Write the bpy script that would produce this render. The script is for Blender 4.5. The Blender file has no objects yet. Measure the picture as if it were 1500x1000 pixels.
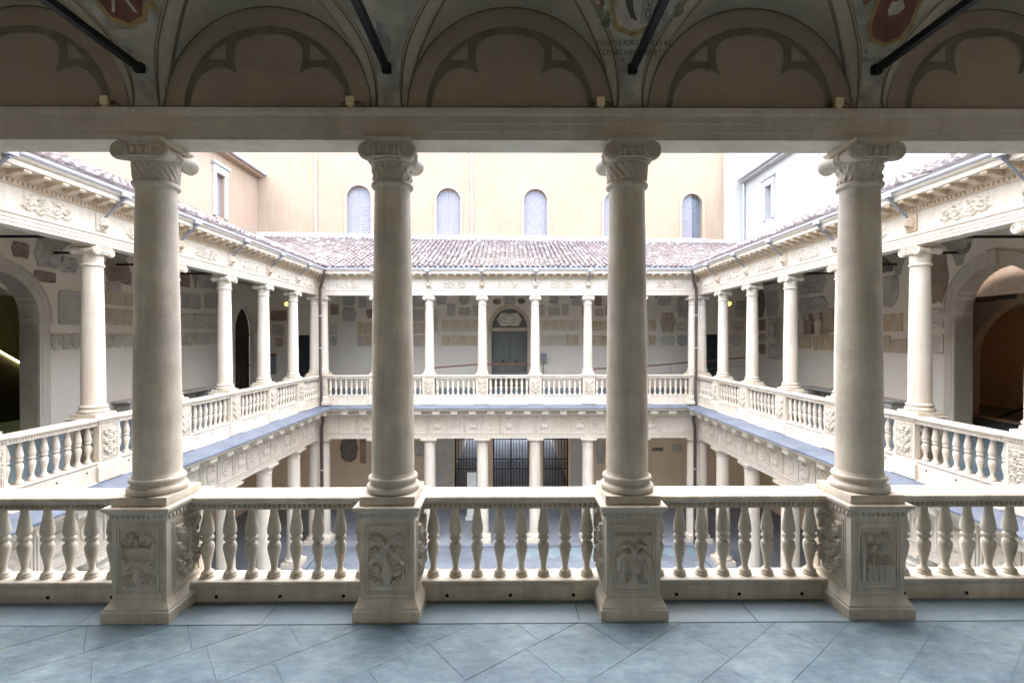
import bpy, bmesh, math, random
import numpy as np
from mathutils import Vector, Matrix
from mathutils.geometry import tessellate_polygon

PI = math.pi
R = math.radians
random.seed(7)
scene = bpy.context.scene
COL = scene.collection

# ------------------------------------------------------------------ camera
FPX, YAW, PITCH, ROLL = 719.23, 0.0075, -0.0053, -0.0013
CAM = Vector((-0.0153, -4.2003, 2.3339))
cam_d = bpy.data.cameras.new('camera')
cam = bpy.data.objects.new('camera', cam_d); COL.objects.link(cam)
cam_d.sensor_width = 36.0; cam_d.sensor_fit = 'HORIZONTAL'
cam_d.lens = 36.0 * FPX / 1500.0
cam_d.clip_start = 0.05; cam_d.clip_end = 2000
cam.location = CAM
cam.rotation_mode = 'XYZ'
_m = Matrix.Rotation(-YAW, 4, 'Z') @ Matrix.Rotation(PI/2 + PITCH, 4, 'X') @ Matrix.Rotation(ROLL, 4, 'Z')
cam.rotation_euler = _m.to_euler()
scene.camera = cam
scene.render.resolution_x = 1024; scene.render.resolution_y = 682

# ------------------------------------------------------------------ sky, sun, exposure
SUN_EL, SUN_AZ = R(85), R(0)          # azimuth clockwise from +Y
world = bpy.data.worlds.new('World'); scene.world = world; world.use_nodes = True
wn = world.node_tree.nodes; wl = world.node_tree.links
sky = wn.new('ShaderNodeTexSky'); sky.sky_type = 'NISHITA'; sky.sun_disc = False
sky.sun_elevation = SUN_EL; sky.sun_rotation = SUN_AZ
sky.air_density = 1.0; sky.dust_density = 3.0; sky.ozone_density = 1.0
bg = wn['Background']; bg.inputs['Strength'].default_value = 0.15
wl.new(sky.outputs['Color'], bg.inputs['Color'])
sd = bpy.data.lights.new('sun', 'SUN'); sd.energy = 1.5; sd.angle = R(150); sd.color = (1.0, .90, .74)
sun = bpy.data.objects.new('sun', sd); COL.objects.link(sun)
_dir = Vector((math.sin(SUN_AZ)*math.cos(SUN_EL), math.cos(SUN_AZ)*math.cos(SUN_EL), math.sin(SUN_EL)))
sun.rotation_euler = _dir.to_track_quat('Z', 'Y').to_euler(); sun.location = (0, 0, 30)
scene.view_settings.view_transform = 'Standard'; scene.view_settings.look = 'None'
scene.view_settings.exposure = 3.22; scene.view_settings.gamma = 1.0
scene.render.engine = 'CYCLES'
cy = scene.cycles
cy.use_denoising = True
cy.max_bounces = 10; cy.diffuse_bounces = 6; cy.glossy_bounces = 3; cy.transmission_bounces = 3
cy.use_adaptive_sampling = True; cy.adaptive_threshold = 0.02
cy.sample_clamp_indirect = 8.0
cy.caustics_reflective = False; cy.caustics_refractive = False

# ------------------------------------------------------------------ pixel -> place (photo pixels, 1500 x 1000)
_cy, _sy = math.cos(YAW), math.sin(YAW)
_cp, _sp = math.cos(PITCH), math.sin(PITCH)
_r = Vector((_cy, -_sy, 0)); _fw0 = Vector((_sy, _cy, 0)); _u0 = Vector((0, 0, 1))
_fw = _fw0*_cp + _u0*_sp; _u = _u0*_cp - _fw0*_sp
_r3 = _r*math.cos(ROLL) + _u*math.sin(ROLL); _u3 = _u*math.cos(ROLL) - _r*math.sin(ROLL)
def ray(x, y): return _r3*((x-750)/FPX) + _u3*((500-y)/FPX) + _fw
def on_y(x, y, Y):
    d = ray(x, y); return CAM + d*((Y-CAM.y)/d.y)
def on_x(x, y, X):
    d = ray(x, y); return CAM + d*((X-CAM.x)/d.x)

# ------------------------------------------------------------------ materials
def _noise(nt, vec, scale, detail=4, rough=.55):
    n = nt.nodes.new('ShaderNodeTexNoise'); n.inputs['Scale'].default_value = scale
    n.inputs['Detail'].default_value = detail; n.inputs['Roughness'].default_value = rough
    nt.links.new(vec, n.inputs['Vector']); return n.outputs['Fac']
def _ramp(nt, fac, a, b, ca, cb):
    r = nt.nodes.new('ShaderNodeValToRGB')
    r.color_ramp.elements[0].position = a; r.color_ramp.elements[0].color = (*ca, 1)
    r.color_ramp.elements[1].position = b; r.color_ramp.elements[1].color = (*cb, 1)
    nt.links.new(fac, r.inputs['Fac']); return r.outputs['Color']
def _mix(nt, fac, a, b, mode='MIX'):
    m = nt.nodes.new('ShaderNodeMix'); m.data_type = 'RGBA'; m.blend_type = mode
    for s, x in ((m.inputs[0], fac), (m.inputs[6], a), (m.inputs[7], b)):
        if hasattr(x, 'links') or hasattr(x, 'is_linked'): nt.links.new(x, s)
        elif isinstance(x, (int, float)): s.default_value = x
        else: s.default_value = (*x, 1)
    return m.outputs[2]
def base_mat(name):
    m = bpy.data.materials.new(name); m.use_nodes = True
    nt = m.node_tree; b = nt.nodes['Principled BSDF']
    g = nt.nodes.new('ShaderNodeNewGeometry')
    return m, nt, b, g.outputs['Position']
def scaled(nt, pos, sx, sy, sz):
    v = nt.nodes.new('ShaderNodeMapping'); v.vector_type = 'POINT'
    v.inputs['Scale'].default_value = (sx, sy, sz); nt.links.new(pos, v.inputs['Vector']); return v.outputs['Vector']
def stone(name, ca, cb, rough=.6, scale=2.2, stain=None, streak=.25, bump=.25, fine=70, spec=.35, specks=False, vary=0):
    m, nt, b, pos = base_mat(name)
    n1 = _noise(nt, pos, scale, 6, .62)
    c = _ramp(nt, n1, .32, .70, cb, ca)
    n2 = _noise(nt, pos, fine, 3, .6)
    c = _mix(nt, .35, c, _ramp(nt, n2, .3, .7, (.72, .72, .72), (1.15, 1.15, 1.15)), 'MULTIPLY')
    if streak:
        n3 = _noise(nt, scaled(nt, pos, 7, 7, .55), 1.6, 4, .6)
        c = _mix(nt, streak, c, _ramp(nt, n3, .36, .60, (.66, .62, .56), (1.06, 1.06, 1.06)), 'MULTIPLY')
    if vary:
        oi = nt.nodes.new('ShaderNodeObjectInfo'); c = _mix(nt, vary, c, _ramp(nt, oi.outputs['Random'], 0, 1, (.80, .79, .77), (1.06, 1.06, 1.05)), 'MULTIPLY')
    if specks:
        ns = _noise(nt, pos, 38, 2, .5); c = _mix(nt, _ramp(nt, ns, .70, .76, (0, 0, 0), (.75, .75, .75)), c, (.26, .225, .175))
    if stain:
        n4 = _noise(nt, pos, 1.1, 5, .65)
        c = _mix(nt, _ramp(nt, n4, .5, .68, (0, 0, 0), (.7, .7, .7)), c, stain)
    nt.links.new(c, b.inputs['Base Color'])
    b.inputs['Roughness'].default_value = rough
    b.inputs['Specular IOR Level'].default_value = spec
    n5 = _noise(nt, pos, fine*.6, 5, .7)
    bp = nt.nodes.new('ShaderNodeBump'); bp.inputs['Strength'].default_value = bump; bp.inputs['Distance'].default_value = .006
    nt.links.new(n5, bp.inputs['Height']); nt.links.new(bp.outputs['Normal'], b.inputs['Normal'])
    return m
def plain(name, col, rough=.5, metal=0, var=.12, scale=8, spec=.4, emit=None, es=0):
    m, nt, b, pos = base_mat(name)
    n = _noise(nt, pos, scale, 4)
    c = _ramp(nt, n, .3, .7, tuple(x*(1-var) for x in col), tuple(min(1, x*(1+var)) for x in col))
    nt.links.new(c, b.inputs['Base Color'])
    b.inputs['Roughness'].default_value = rough; b.inputs['Metallic'].default_value = metal
    b.inputs['Specular IOR Level'].default_value = spec
    if emit:
        b.inputs['Emission Color'].default_value = (*emit, 1); b.inputs['Emission Strength'].default_value = es
    return m
def painted_tablet(name, col, dark):
    # faded painted coats of arms: blotchy rows in ochre on plaster
    m, nt, b, pos = base_mat(name)
    n = _noise(nt, scaled(nt, pos, 4, 4, 1.2), 2.2, 5, .6)
    c = _ramp(nt, n, .38, .62, dark, col)
    n2 = _noise(nt, pos, 16, 5, .7)
    c = _mix(nt, .5, c, _ramp(nt, n2, .35, .65, (.62, .56, .48), (1.1, 1.08, 1.04)), 'MULTIPLY')
    nt.links.new(c, b.inputs['Base Color']); b.inputs['Roughness'].default_value = .8
    bp = nt.nodes.new('ShaderNodeBump'); bp.inputs['Strength'].default_value = .6; bp.inputs['Distance'].default_value = .02
    nt.links.new(n2, bp.inputs['Height']); nt.links.new(bp.outputs['Normal'], b.inputs['Normal'])
    return m
def tile_mat(name):
    m, nt, b, pos = base_mat(name)
    uv = nt.nodes.new('ShaderNodeUVMap')
    sn = nt.nodes.new('ShaderNodeVectorMath'); sn.operation = 'FLOOR'; nt.links.new(uv.outputs['UV'], sn.inputs[0])
    wn_ = nt.nodes.new('ShaderNodeTexWhiteNoise'); wn_.noise_dimensions = '2D'; nt.links.new(sn.outputs['Vector'], wn_.inputs['Vector'])
    rp = nt.nodes.new('ShaderNodeValToRGB'); e = rp.color_ramp.elements
    e[0].position = 0; e[0].color = (.12, .10, .10, 1); e[1].position = 1; e[1].color = (.37, .36, .36, 1)
    for p, c in ((.35, (.15, .125, .125)), (.6, (.175, .14, .135)), (.85, (.18, .17, .175))):
        x = rp.color_ramp.elements.new(p); x.color = (*c, 1)
    nt.links.new(wn_.outputs['Value'], rp.inputs['Fac'])
    n = _noise(nt, pos, 9, 4)
    c = _mix(nt, .5, rp.outputs['Color'], _ramp(nt, n, .35, .65, (.7, .7, .72), (1.15, 1.12, 1.1)), 'MULTIPLY')
    nt.links.new(c, b.inputs['Base Color']); b.inputs['Roughness'].default_value = .8
    return m

M = {}
M['marble'] = stone('istrian_stone', (.77, .70, .58), (.50, .445, .355), stain=(.44, .41, .345), specks=True, vary=.5, streak=.4, scale=2.8)
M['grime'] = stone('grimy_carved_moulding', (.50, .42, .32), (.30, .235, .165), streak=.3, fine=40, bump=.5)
M['marble_far'] = stone('weathered_white_stone', (.71, .65, .56), (.60, .535, .44), stain=(.58, .48, .35), vary=.4, streak=.3)
M['marble_worn'] = stone('worn_carved_stone', (.66, .60, .50), (.46, .41, .33), stain=(.38, .34, .28), fine=50, bump=.4)
M['ochre_stone'] = stone('weathered_ochre_and_shade', (.68, .575, .44), (.54, .43, .305), stain=(.43, .345, .255))  # real ochre stone, and painted shading on the upper soffit parts
M['trachyte'] = stone('blue_grey_paving_stone', (.17, .24, .285), (.10, .15, .185), rough=.45, scale=1.3, streak=False, stain=(.25, .28, .265), bump=.5, fine=45, spec=.45)
def floor_mat(name):
    m, nt, b, pos = base_mat(name)
    oi = nt.nodes.new('ShaderNodeObjectInfo')
    n1 = _noise(nt, pos, 1.5, 7, .68); c = _ramp(nt, n1, .30, .68, (.085, .14, .18), (.24, .325, .375))
    n2 = _noise(nt, scaled(nt, pos, 3, 9, 3), 2.4, 6, .7); c = _mix(nt, .5, c, _ramp(nt, n2, .34, .62, (.62, .66, .68), (1.16, 1.14, 1.1)), 'MULTIPLY')
    c = _mix(nt, .45, c, _ramp(nt, oi.outputs['Random'], 0, 1, (.72, .76, .78), (1.14, 1.12, 1.08)), 'MULTIPLY')
    n6 = _noise(nt, scaled(nt, pos, 1, 2.2, 1), 7, 9, .78); c = _mix(nt, .75, c, _ramp(nt, n6, .34, .64, (.58, .62, .64), (1.22, 1.2, 1.18)), 'MULTIPLY')
    n3 = _noise(nt, pos, 2.3, 5, .7); c = _mix(nt, _ramp(nt, n3, .58, .70, (0, 0, 0), (.55, .55, .55)), c, (.215, .235, .22))
    n4 = _noise(nt, pos, 30, 4, .7); c = _mix(nt, _ramp(nt, n4, .66, .74, (0, 0, 0), (.5, .5, .5)), c, (.08, .095, .11))
    nt.links.new(c, b.inputs['Base Color'])
    rr = nt.nodes.new('ShaderNodeMapRange'); rr.inputs['To Min'].default_value = .34; rr.inputs['To Max'].default_value = .62
    nt.links.new(n2, rr.inputs['Value']); nt.links.new(rr.outputs['Result'], b.inputs['Roughness'])
    bp = nt.nodes.new('ShaderNodeBump'); bp.inputs['Strength'].default_value = .8; bp.inputs['Distance'].default_value = .012
    n5 = _noise(nt, pos, 9, 8, .75); nt.links.new(n5, bp.inputs['Height']); nt.links.new(bp.outputs['Normal'], b.inputs['Normal'])
    return m
M['floor'] = floor_mat('worn_trachyte_paving')
M['joint'] = plain('floor_joint', (.15, .20, .23), .9)
M['court_stone'] = stone('courtyard_paving_stone', (.17, .20, .24), (.095, .115, .145), rough=.5, scale=.8, streak=False, bump=.4, fine=30)
M['arcade_floor'] = stone('grey_arcade_paving', (.25, .275, .31), (.155, .175, .205), rough=.5, scale=.8, streak=False, bump=.4, fine=30)
M['border'] = stone('pale_border_paving', (.23, .30, .34), (.14, .19, .22), rough=.5, scale=1.6, streak=False, stain=(.27, .31, .32), bump=.5, fine=40)
M['slate'] = stone('blue_slate_lead', (.125, .155, .205), (.07, .09, .125), rough=.45, scale=2.2, streak=False, bump=.4, fine=25)
M['lead'] = plain('grey_lead', (.50, .50, .54), .5, .2, .12, 5)
M['strut'] = plain('blue_grey_paint', (.21, .23, .27), .5)
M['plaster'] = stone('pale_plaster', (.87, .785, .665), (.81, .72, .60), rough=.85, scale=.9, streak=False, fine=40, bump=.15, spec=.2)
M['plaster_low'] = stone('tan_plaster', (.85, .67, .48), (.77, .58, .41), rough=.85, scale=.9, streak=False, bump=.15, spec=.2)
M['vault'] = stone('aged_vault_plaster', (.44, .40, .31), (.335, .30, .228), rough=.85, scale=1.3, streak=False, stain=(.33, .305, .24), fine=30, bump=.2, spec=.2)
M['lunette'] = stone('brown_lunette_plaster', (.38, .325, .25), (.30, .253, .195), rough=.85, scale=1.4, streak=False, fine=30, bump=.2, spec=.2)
M['tracery'] = plain('dark_olive_paint', (.155, .14, .10), .85, var=.2)
M['line'] = plain('dark_red_brown_paint', (.13, .10, .075), .85)
M['rib'] = plain('grey_blue_fresco', (.37, .365, .31), .85, var=.35, scale=6)
M['iron'] = plain('black_iron', (.012, .012, .013), .5, .3)
M['box'] = plain('cream_plastic', (.72, .60, .36), .5)
M['cable'] = plain('brown_cable', (.10, .06, .04), .7)
M['yellow_wall'] = stone('pale_yellow_render', (.405, .32, .235), (.365, .28, .20), rough=.9, scale=.45, streak=.22, fine=20, bump=.15, spec=.2)
M['salmon_wall'] = stone('salmon_render', (.43, .33, .25), (.38, .285, .215), rough=.9, scale=.45, streak=.22, fine=20, bump=.15, spec=.2)
M['white_wall'] = stone('white_render', (.50, .505, .50), (.46, .465, .46), rough=.9, scale=.45, streak=.22, fine=20, bump=.15, spec=.2)
M['peach'] = plain('peach_painted_frame', (.45, .33, .235), .8)
M['shutter'] = plain('lilac_grey_shutter', (.35, .345, .385), .6, var=.1)
M['glass'] = plain('dark_leaded_glass', (.16, .19, .24), .15, spec=.6)
M['tile'] = tile_mat('terracotta_roof_tile')
M['door'] = plain('grey_green_door_paint', (.14, .142, .115), .45, var=.12)
M['dark_door'] = plain('dark_green_door_paint', (.022, .032, .032), .5)
M['dark_wood'] = plain('dark_walnut_wood', (.045, .026, .018), .45, var=.35, scale=14)
M['handrail'] = plain('red_brown_handrail', (.20, .075, .05), .4)
M['steel'] = plain('grey_steel', (.25, .25, .26), .4, .6)
M['pipe'] = plain('dark_brown_downpipe', (.085, .06, .055), .45, .3)
M['grey_box'] = plain('grey_metal_box', (.26, .26, .26), .5)
M['sign'] = plain('pale_sign_board', (.70, .70, .67), .5, var=.04)
M['red'] = plain('red_panel', (.35, .05, .04), .6)
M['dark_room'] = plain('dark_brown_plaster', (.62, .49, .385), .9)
M['green_lit_room'] = plain('light_tinted_plaster', (.24, .225, .17), .9)  # olive cast of the strip light is put into the plaster colour
M['fresco_red'] = plain('fresco_dark_red', (.17, .075, .06), .9, var=.35, scale=10)
M['fresco_gold'] = plain('fresco_gold', (.33, .245, .12), .9, var=.35, scale=14)
M['fresco_white'] = plain('fresco_white', (.43, .41, .35), .9, var=.2, scale=14)
M['fresco_green'] = plain('fresco_green', (.17, .185, .13), .9, var=.4, scale=16)
M['fresco_blue'] = plain('fresco_blue_grey', (.25, .27, .26), .9, var=.3, scale=12)
M['ink'] = plain('black_fresco_lettering', (.085, .08, .068), .9)
M['globe'] = plain('yellow_glass_globe', (.80, .58, .14), .3, emit=(1, .68, .15), es=.25)
M['led'] = plain('yellow_green_light_strip', (.8, .8, .3), .5, emit=(.95, .95, .38), es=2.5)
M['lamp'] = plain('warm_wall_lamp', (.9, .6, .25), .5, emit=(1, .55, .18), es=15)
M['hole'] = plain('black_hole', (.01, .01, .01), .9)
M['tab_ochre'] = painted_tablet('painted_ochre_tablet', (.76, .63, .44), (.60, .46, .28))
M['tab_tan'] = painted_tablet('painted_tan_tablet', (.73, .63, .51), (.60, .49, .375))
M['tab_pale'] = painted_tablet('painted_pale_tablet', (.77, .69, .56), (.66, .56, .42))
M['pl_grey'] = stone('grey_plaque_stone', (.62, .57, .51), (.47, .43, .38), streak=False, fine=40, bump=.5)
M['pl_brown'] = stone('brown_plaque_stone', (.44, .33, .25), (.30, .22, .16), streak=False, fine=40, bump=.5)
M['pl_pale'] = stone('pale_plaque_stone', (.74, .67, .58), (.58, .52, .44), streak=False, fine=40, bump=.5)
M['pl_dark'] = stone('dark_plaque_stone', (.27, .225, .19), (.17, .14, .115), streak=False, fine=40, bump=.5)
M['ground'] = plain('town_ground', (.13, .135, .15), .9)

# ------------------------------------------------------------------ mesh helpers
class MB:
    def __init__(s): s.v = []; s.f = []; s.uv = None
    def add(s, vs, fs):
        o = len(s.v); s.v += [tuple(p) for p in vs]; s.f += [tuple(i+o for i in f) for f in fs]; return s
    def box(s, x0, x1, y0, y1, z0, z1, c=0):
        if c:
            pts = []
            for sx, (xa) in ((-1, x0), (1, x1)):
                for sy, ya in ((-1, y0), (1, y1)):
                    for sz, za in ((-1, z0), (1, z1)):
                        pts += [(xa-sx*c, ya-sy*c, za), (xa-sx*c, ya, za-sz*c), (xa, ya-sy*c, za-sz*c)]
            bm = bmesh.new(); vv = [bm.verts.new(p) for p in pts]
            bmesh.ops.convex_hull(bm, input=vv)
            bmesh.ops.dissolve_limit(bm, angle_limit=.02, verts=bm.verts, edges=bm.edges)
            bm.verts.index_update()
            s.add([v.co[:] for v in bm.verts], [[v.index for v in f.verts] for f in bm.faces]); bm.free()
            return s
        return s.add([(x0,y0,z0),(x1,y0,z0),(x1,y1,z0),(x0,y1,z0),(x0,y0,z1),(x1,y0,z1),(x1,y1,z1),(x0,y1,z1)],
                     [(3,2,1,0),(4,5,6,7),(0,1,5,4),(1,2,6,5),(2,3,7,6),(3,0,4,7)])
    def lathe(s, prof, seg=24, cx=0, cy=0, cz=0, cap=True, axis='z', fn=None):
        vs = []
        for k, (r, z) in enumerate(prof):
            for i in range(seg):
                a = 2*PI*i/seg; rr = r if fn is None else r+fn(a, z)
                p = (rr*math.cos(a), rr*math.sin(a), z)
                if axis == 'y': p = (p[0], p[2], p[1])
                if axis == 'x': p = (p[2], p[0], p[1])
                vs.append((p[0]+cx, p[1]+cy, p[2]+cz))
        n = len(prof); fs = []
        for k in range(n-1):
            for i in range(seg):
                j = (i+1) % seg; q = (k*seg+i, k*seg+j, (k+1)*seg+j, (k+1)*seg+i)
                fs.append(q if axis != 'y' else q[::-1])
        if cap:
            a = tuple(range(seg)); b = tuple((n-1)*seg+i for i in range(seg))
            fs += [a[::-1], b] if axis != 'y' else [a, b[::-1]]
        return s.add(vs, fs)
    def sqlathe(s, prof, cx=0, cy=0, asym=None):
        # square "lathe": prof = (half, z); asym = extra depth towards -y
        vs = []; ex = asym or 0
        for h, z in prof:
            vs += [(cx-h, cy-h-ex, z), (cx+h, cy-h-ex, z), (cx+h, cy+h, z), (cx-h, cy+h, z)]
        fs = [(k*4+i, k*4+(i+1) % 4, (k+1)*4+(i+1) % 4, (k+1)*4+i) for k in range(len(prof)-1) for i in range(4)]
        n = len(prof)-1
        return s.add(vs, fs+[(3,2,1,0), (n*4, n*4+1, n*4+2, n*4+3)])
    def tube(s, path, r, seg=8, cap=True):
        P = [Vector(p) for p in path]; vs = []
        up = Vector((0, 0, 1)); prev = None
        for i, p in enumerate(P):
            t = (P[min(i+1, len(P)-1)] - P[max(i-1, 0)]).normalized()
            n = prev - t*prev.dot(t) if prev is not None else (up.cross(t) if abs(t.z) < .95 else Vector((1, 0, 0)).cross(t))
            n.normalize(); prev = n; b = t.cross(n)
            rr = r[i] if isinstance(r, (list, tuple)) else r
            for k in range(seg):
                a = 2*PI*k/seg; vs.append(p + n*rr*math.cos(a) + b*rr*math.sin(a))
        fs = [(k*seg+i, k*seg+(i+1) % seg, (k+1)*seg+(i+1) % seg, (k+1)*seg+i) for k in range(len(P)-1) for i in range(seg)]
        if cap: fs += [tuple(range(seg))[::-1], tuple((len(P)-1)*seg+i for i in range(seg))]
        return s.add(vs, fs)
    def grid(s, nu, nv, fn):
        vs = [fn(i/(nu-1), j/(nv-1)) for j in range(nv) for i in range(nu)]
        return s.add(vs, [(j*nu+i, j*nu+i+1, (j+1)*nu+i+1, (j+1)*nu+i) for j in range(nv-1) for i in range(nu-1)])
    def mesh(s, name, mat, smooth=None):
        me = bpy.data.meshes.new(name); me.from_pydata(s.v, [], s.f); me.update()
        if s.uv is not None:
            uvl = me.uv_layers.new(name='UVMap')
            for l in me.loops: uvl.data[l.index].uv = s.uv[l.vertex_index]
        me.materials.append(M[mat] if isinstance(mat, str) else mat)
        if smooth is not None:
            me.shade_smooth(); me.set_sharp_from_angle(angle=R(smooth))
        return me
    def build(s, name, mat, parent=None, smooth=None, loc=(0,0,0), rz=0):
        return obj(name, s.mesh(name, mat, smooth), parent, loc, rz)

def obj(name, me, parent=None, loc=(0,0,0), rz=0, scale=None):
    o = bpy.data.objects.new(name, me); COL.objects.link(o)
    o.location = loc; o.rotation_euler = (0, 0, rz)
    if scale: o.scale = scale
    if parent is not None: o.parent = parent
    return o
def tag(o, label=None, cat=None, group=None, kind=None):
    if label: o['label'] = label
    if cat: o['category'] = cat
    if group: o['group'] = group
    if kind: o['kind'] = kind
    return o
def thing(name, label, cat, loc=(0,0,0), rz=0, group=None):
    o = bpy.data.objects.new(name, None); COL.objects.link(o); o.empty_display_size = .2
    o.location = loc; o.rotation_euler = (0, 0, rz)
    return tag(o, label, cat, group)
ORD = ['first','second','third','fourth','fifth','sixth','seventh','eighth']

# ------------------------------------------------------------------ wings of the courtyard
XS, YF, YC, G = 7.3, 14.43, 7.47, 4.4
FL = 0.06                                  # loggia floor level
LOW = -5.4                                 # courtyard level
class Wing:
    def __init__(s, key, ox, oy, rot, words, uL, uR, us):
        s.key, s.ox, s.oy, s.rot, s.words, s.uL, s.uR, s.us = key, ox, oy, rot, words, uL, uR, us
        s.c, s.s = math.cos(rot), math.sin(rot)
    def P(s, u, v, z=0): return (s.ox + s.c*u - s.s*v, s.oy + s.s*u + s.c*v, z)
REG = [-7, -5, -3, -1, 1, 3, 5, 7]
SID = [-6.83, -5, -3, -1, 1, 3, 5, 6.83]
far = Wing('far', 0, YF, 0, 'far loggia', lambda v: -(XS+v), lambda v: XS+v, REG)
near = Wing('near', 0, 0, PI, 'frescoed loggia', lambda v: -(XS+v), lambda v: XS+v, REG)
left = Wing('left', -XS, YC, PI/2, 'salmon-side loggia', lambda v: -YC-v, lambda v: YF+v-YC, SID)
right = Wing('right', XS, YC, -PI/2, 'white-side loggia', lambda v: -(YF+v-YC), lambda v: YC+v, SID)
WINGS = [near, left, right, far]

def ring(name, w, prof, mat, parent, smooth=30, closed=True):
    """profile (v, z) run along a wing with mitred ends"""
    n = len(prof); vs = [(w.uL(v), v, z) for v, z in prof] + [(w.uR(v), v, z) for v, z in prof]
    m = n if closed else n-1
    fs = [(i, i+n, (i+1) % n + n, (i+1) % n) for i in range(m)]
    a = MB().add(vs, fs)
    area = sum(prof[i][0]*prof[(i+1) % n][1] - prof[(i+1) % n][0]*prof[i][1] for i in range(n))
    if area < 0: a.f = [f[::-1] for f in a.f]
    return a.build(name, mat, parent, smooth)

# ------------------------------------------------------------------ ground, floors
g = MB().add([(-300,-300,LOW-.12),(300,-300,LOW-.12),(300,300,LOW-.12),(-300,300,LOW-.12)], [(0,1,2,3)]).build('ground', 'ground'); tag(g, kind='structure')
cf = MB().box(-XS+.2, XS-.2, .2, YF-.2, LOW-.1, LOW-.006).build('courtyard_floor', 'joint'); tag(cf, kind='structure')
def slab_mesh(name, a, b, t, mat, seed):
    rnd = random.Random(seed); m = MB(); c = .006
    j = [rnd.uniform(-.003, .003) for _ in range(4)]
    P = [(-a/2, -b/2), (a/2, -b/2), (a/2, b/2), (-a/2, b/2)]
    vs = [(x, y, -t) for x, y in P] + [(x, y, -c) for x, y in P] + [(x*(1-2*c/a), y*(1-2*c/b), j[i]*.6) for i, (x, y) in enumerate(P)]
    fs = [(k*4+i, k*4+(i+1) % 4, k*4+4+(i+1) % 4, k*4+4+i) for k in range(2) for i in range(4)] + [(8, 9, 10, 11)]
    return m.add(vs, fs).mesh(name, mat)
court_slabs = [slab_mesh('paving_slab', 1.24, .60, .05, 'court_stone', i) for i in range(4)]
n = 0
ca, sa = math.cos(R(45)), math.sin(R(45))
for i in range(-16, 17):
    for j in range(-26, 27):
        a = (i + (.5 if j % 2 else 0))*1.25; b = j*.61
        X, Y = ca*a - sa*b, YC+3.6 + sa*a + ca*b
        if abs(X) < 6.6 and 7.4 < Y < YF-.75 and n < 290:
            o = obj('paving_slab', court_slabs[(i*3+j) % 4], cf, (X, Y, LOW), R(45)); n += 1

FLOOR = {}
for w in WINGS:
    o = MB().build('gallery_floor', 'joint', None) if False else None
    e = ring('gallery_floor', w, [(-.2, -.14), (G+.1, -.14), (G+.1, FL-(.0026 if w is near else .006)), (-.2, FL-(.0026 if w is near else .006))], 'joint' if w is near else 'trachyte', None, None)
    e.location = (w.ox, w.oy, 0); e.rotation_euler = (0, 0, w.rot); tag(e, kind='structure'); FLOOR[w.key] = e
    if w is not near:
        e = ring('lower_gallery_floor', w, [(-.50, LOW-.1), (G+.1, LOW-.1), (G+.1, LOW+.1), (-.50, LOW+.1)], 'arcade_floor', None, None)
        e.location = (w.ox, w.oy, 0); e.rotation_euler = (0, 0, w.rot); tag(e, kind='structure')
# trachyte slabs of the near loggia, laid on the diagonal
fl_slabs = [slab_mesh('floor_slab', .70 - .004, .46 - .004, .05, 'trachyte', 20+i) for i in range(5)]
rnd = random.Random(3)
ang = R(38); ca, sa = math.cos(ang), math.sin(ang); n = 0
fn_ = FLOOR['near']
def clip_y(poly, ym):
    out = []
    for p, q in zip(poly, poly[1:]+poly[:1]):
        if p[1] <= ym: out.append(p)
        if (p[1] <= ym) != (q[1] <= ym):
            f = (ym-p[1])/(q[1]-p[1]); out.append((p[0]+f*(q[0]-p[0]), ym))
    return out
b0 = -5.4
while b0 < 6.2:
    hb = rnd.uniform(.34, .54); a0 = -8+rnd.uniform(0, .6)
    while a0 < 8:
        la = rnd.uniform(.42, .98); jt = lambda: rnd.uniform(-.012, .012); gp = .0009
        cor = [(a0+gp+jt()*.3, b0+gp+jt()*.2), (a0+la-gp+jt()*.3, b0+gp+jt()*.2), (a0+la-gp+jt()*.3, b0+hb-gp), (a0+gp, b0+hb-gp+jt()*.2)]
        a0 += la
        cor = [(ca*p-sa*q, -1.0+sa*p+ca*q) for p, q in cor]
        X, Y = sum(c[0] for c in cor)/4, sum(c[1] for c in cor)/4
        if not (-6.2 < X < 6.2 and -2.5 < Y < .4 and n < 295): continue
        cl = clip_y(cor, -.09)
        if len(cl) < 3: continue
        # edges broken into short, slightly worn runs
        P = []
        for p, q in zip(cl, cl[1:]+cl[:1]):
            L = math.hypot(q[0]-p[0], q[1]-p[1]); m_ = max(1, int(L/.11))
            for k in range(m_):
                f = k/m_; w_ = 0 if k == 0 else rnd.uniform(0, .0035); px, py = p[0]+(q[0]-p[0])*f, p[1]+(q[1]-p[1])*f
                d = math.hypot(X-px, Y-py) or 1; P.append((px+(X-px)/d*w_, py+(Y-py)/d*w_))
        m_ = len(P); z_ = rnd.uniform(-.001, .001); ch = .0018
        me = MB().add([(-x+X, -y+Y, -.05) for x, y in P]+[(-x+X, -y+Y, -ch) for x, y in P]+[(-(x+(X-x)*.006)+X, -(y+(Y-y)*.006)+Y, 0) for x, y in P],
            [tuple(range(2*m_, 3*m_))]+[(r_*m_+k, r_*m_+(k+1) % m_, (r_+1)*m_+(k+1) % m_, (r_+1)*m_+k) for r_ in (0, 1) for k in range(m_)]).mesh('floor_slab', 'floor')
        o = obj('floor_slab', me, fn_, (-X, -Y, FL+z_)); n += 1
    b0 += hb
# border slabs along the balustrade
u = -7.0; k = 0
while u < 7.0:
    L = 1.15 + .35*((k*37) % 10)/10
    a = MB().box(0, L-.006, .0, .29, -.05, 0, c=.004)
    obj('border_slab', a.mesh('border_slab', 'border'), fn_, (u, .0, FL+.006+.001*(k % 2))); u += L; k += 1

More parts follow.
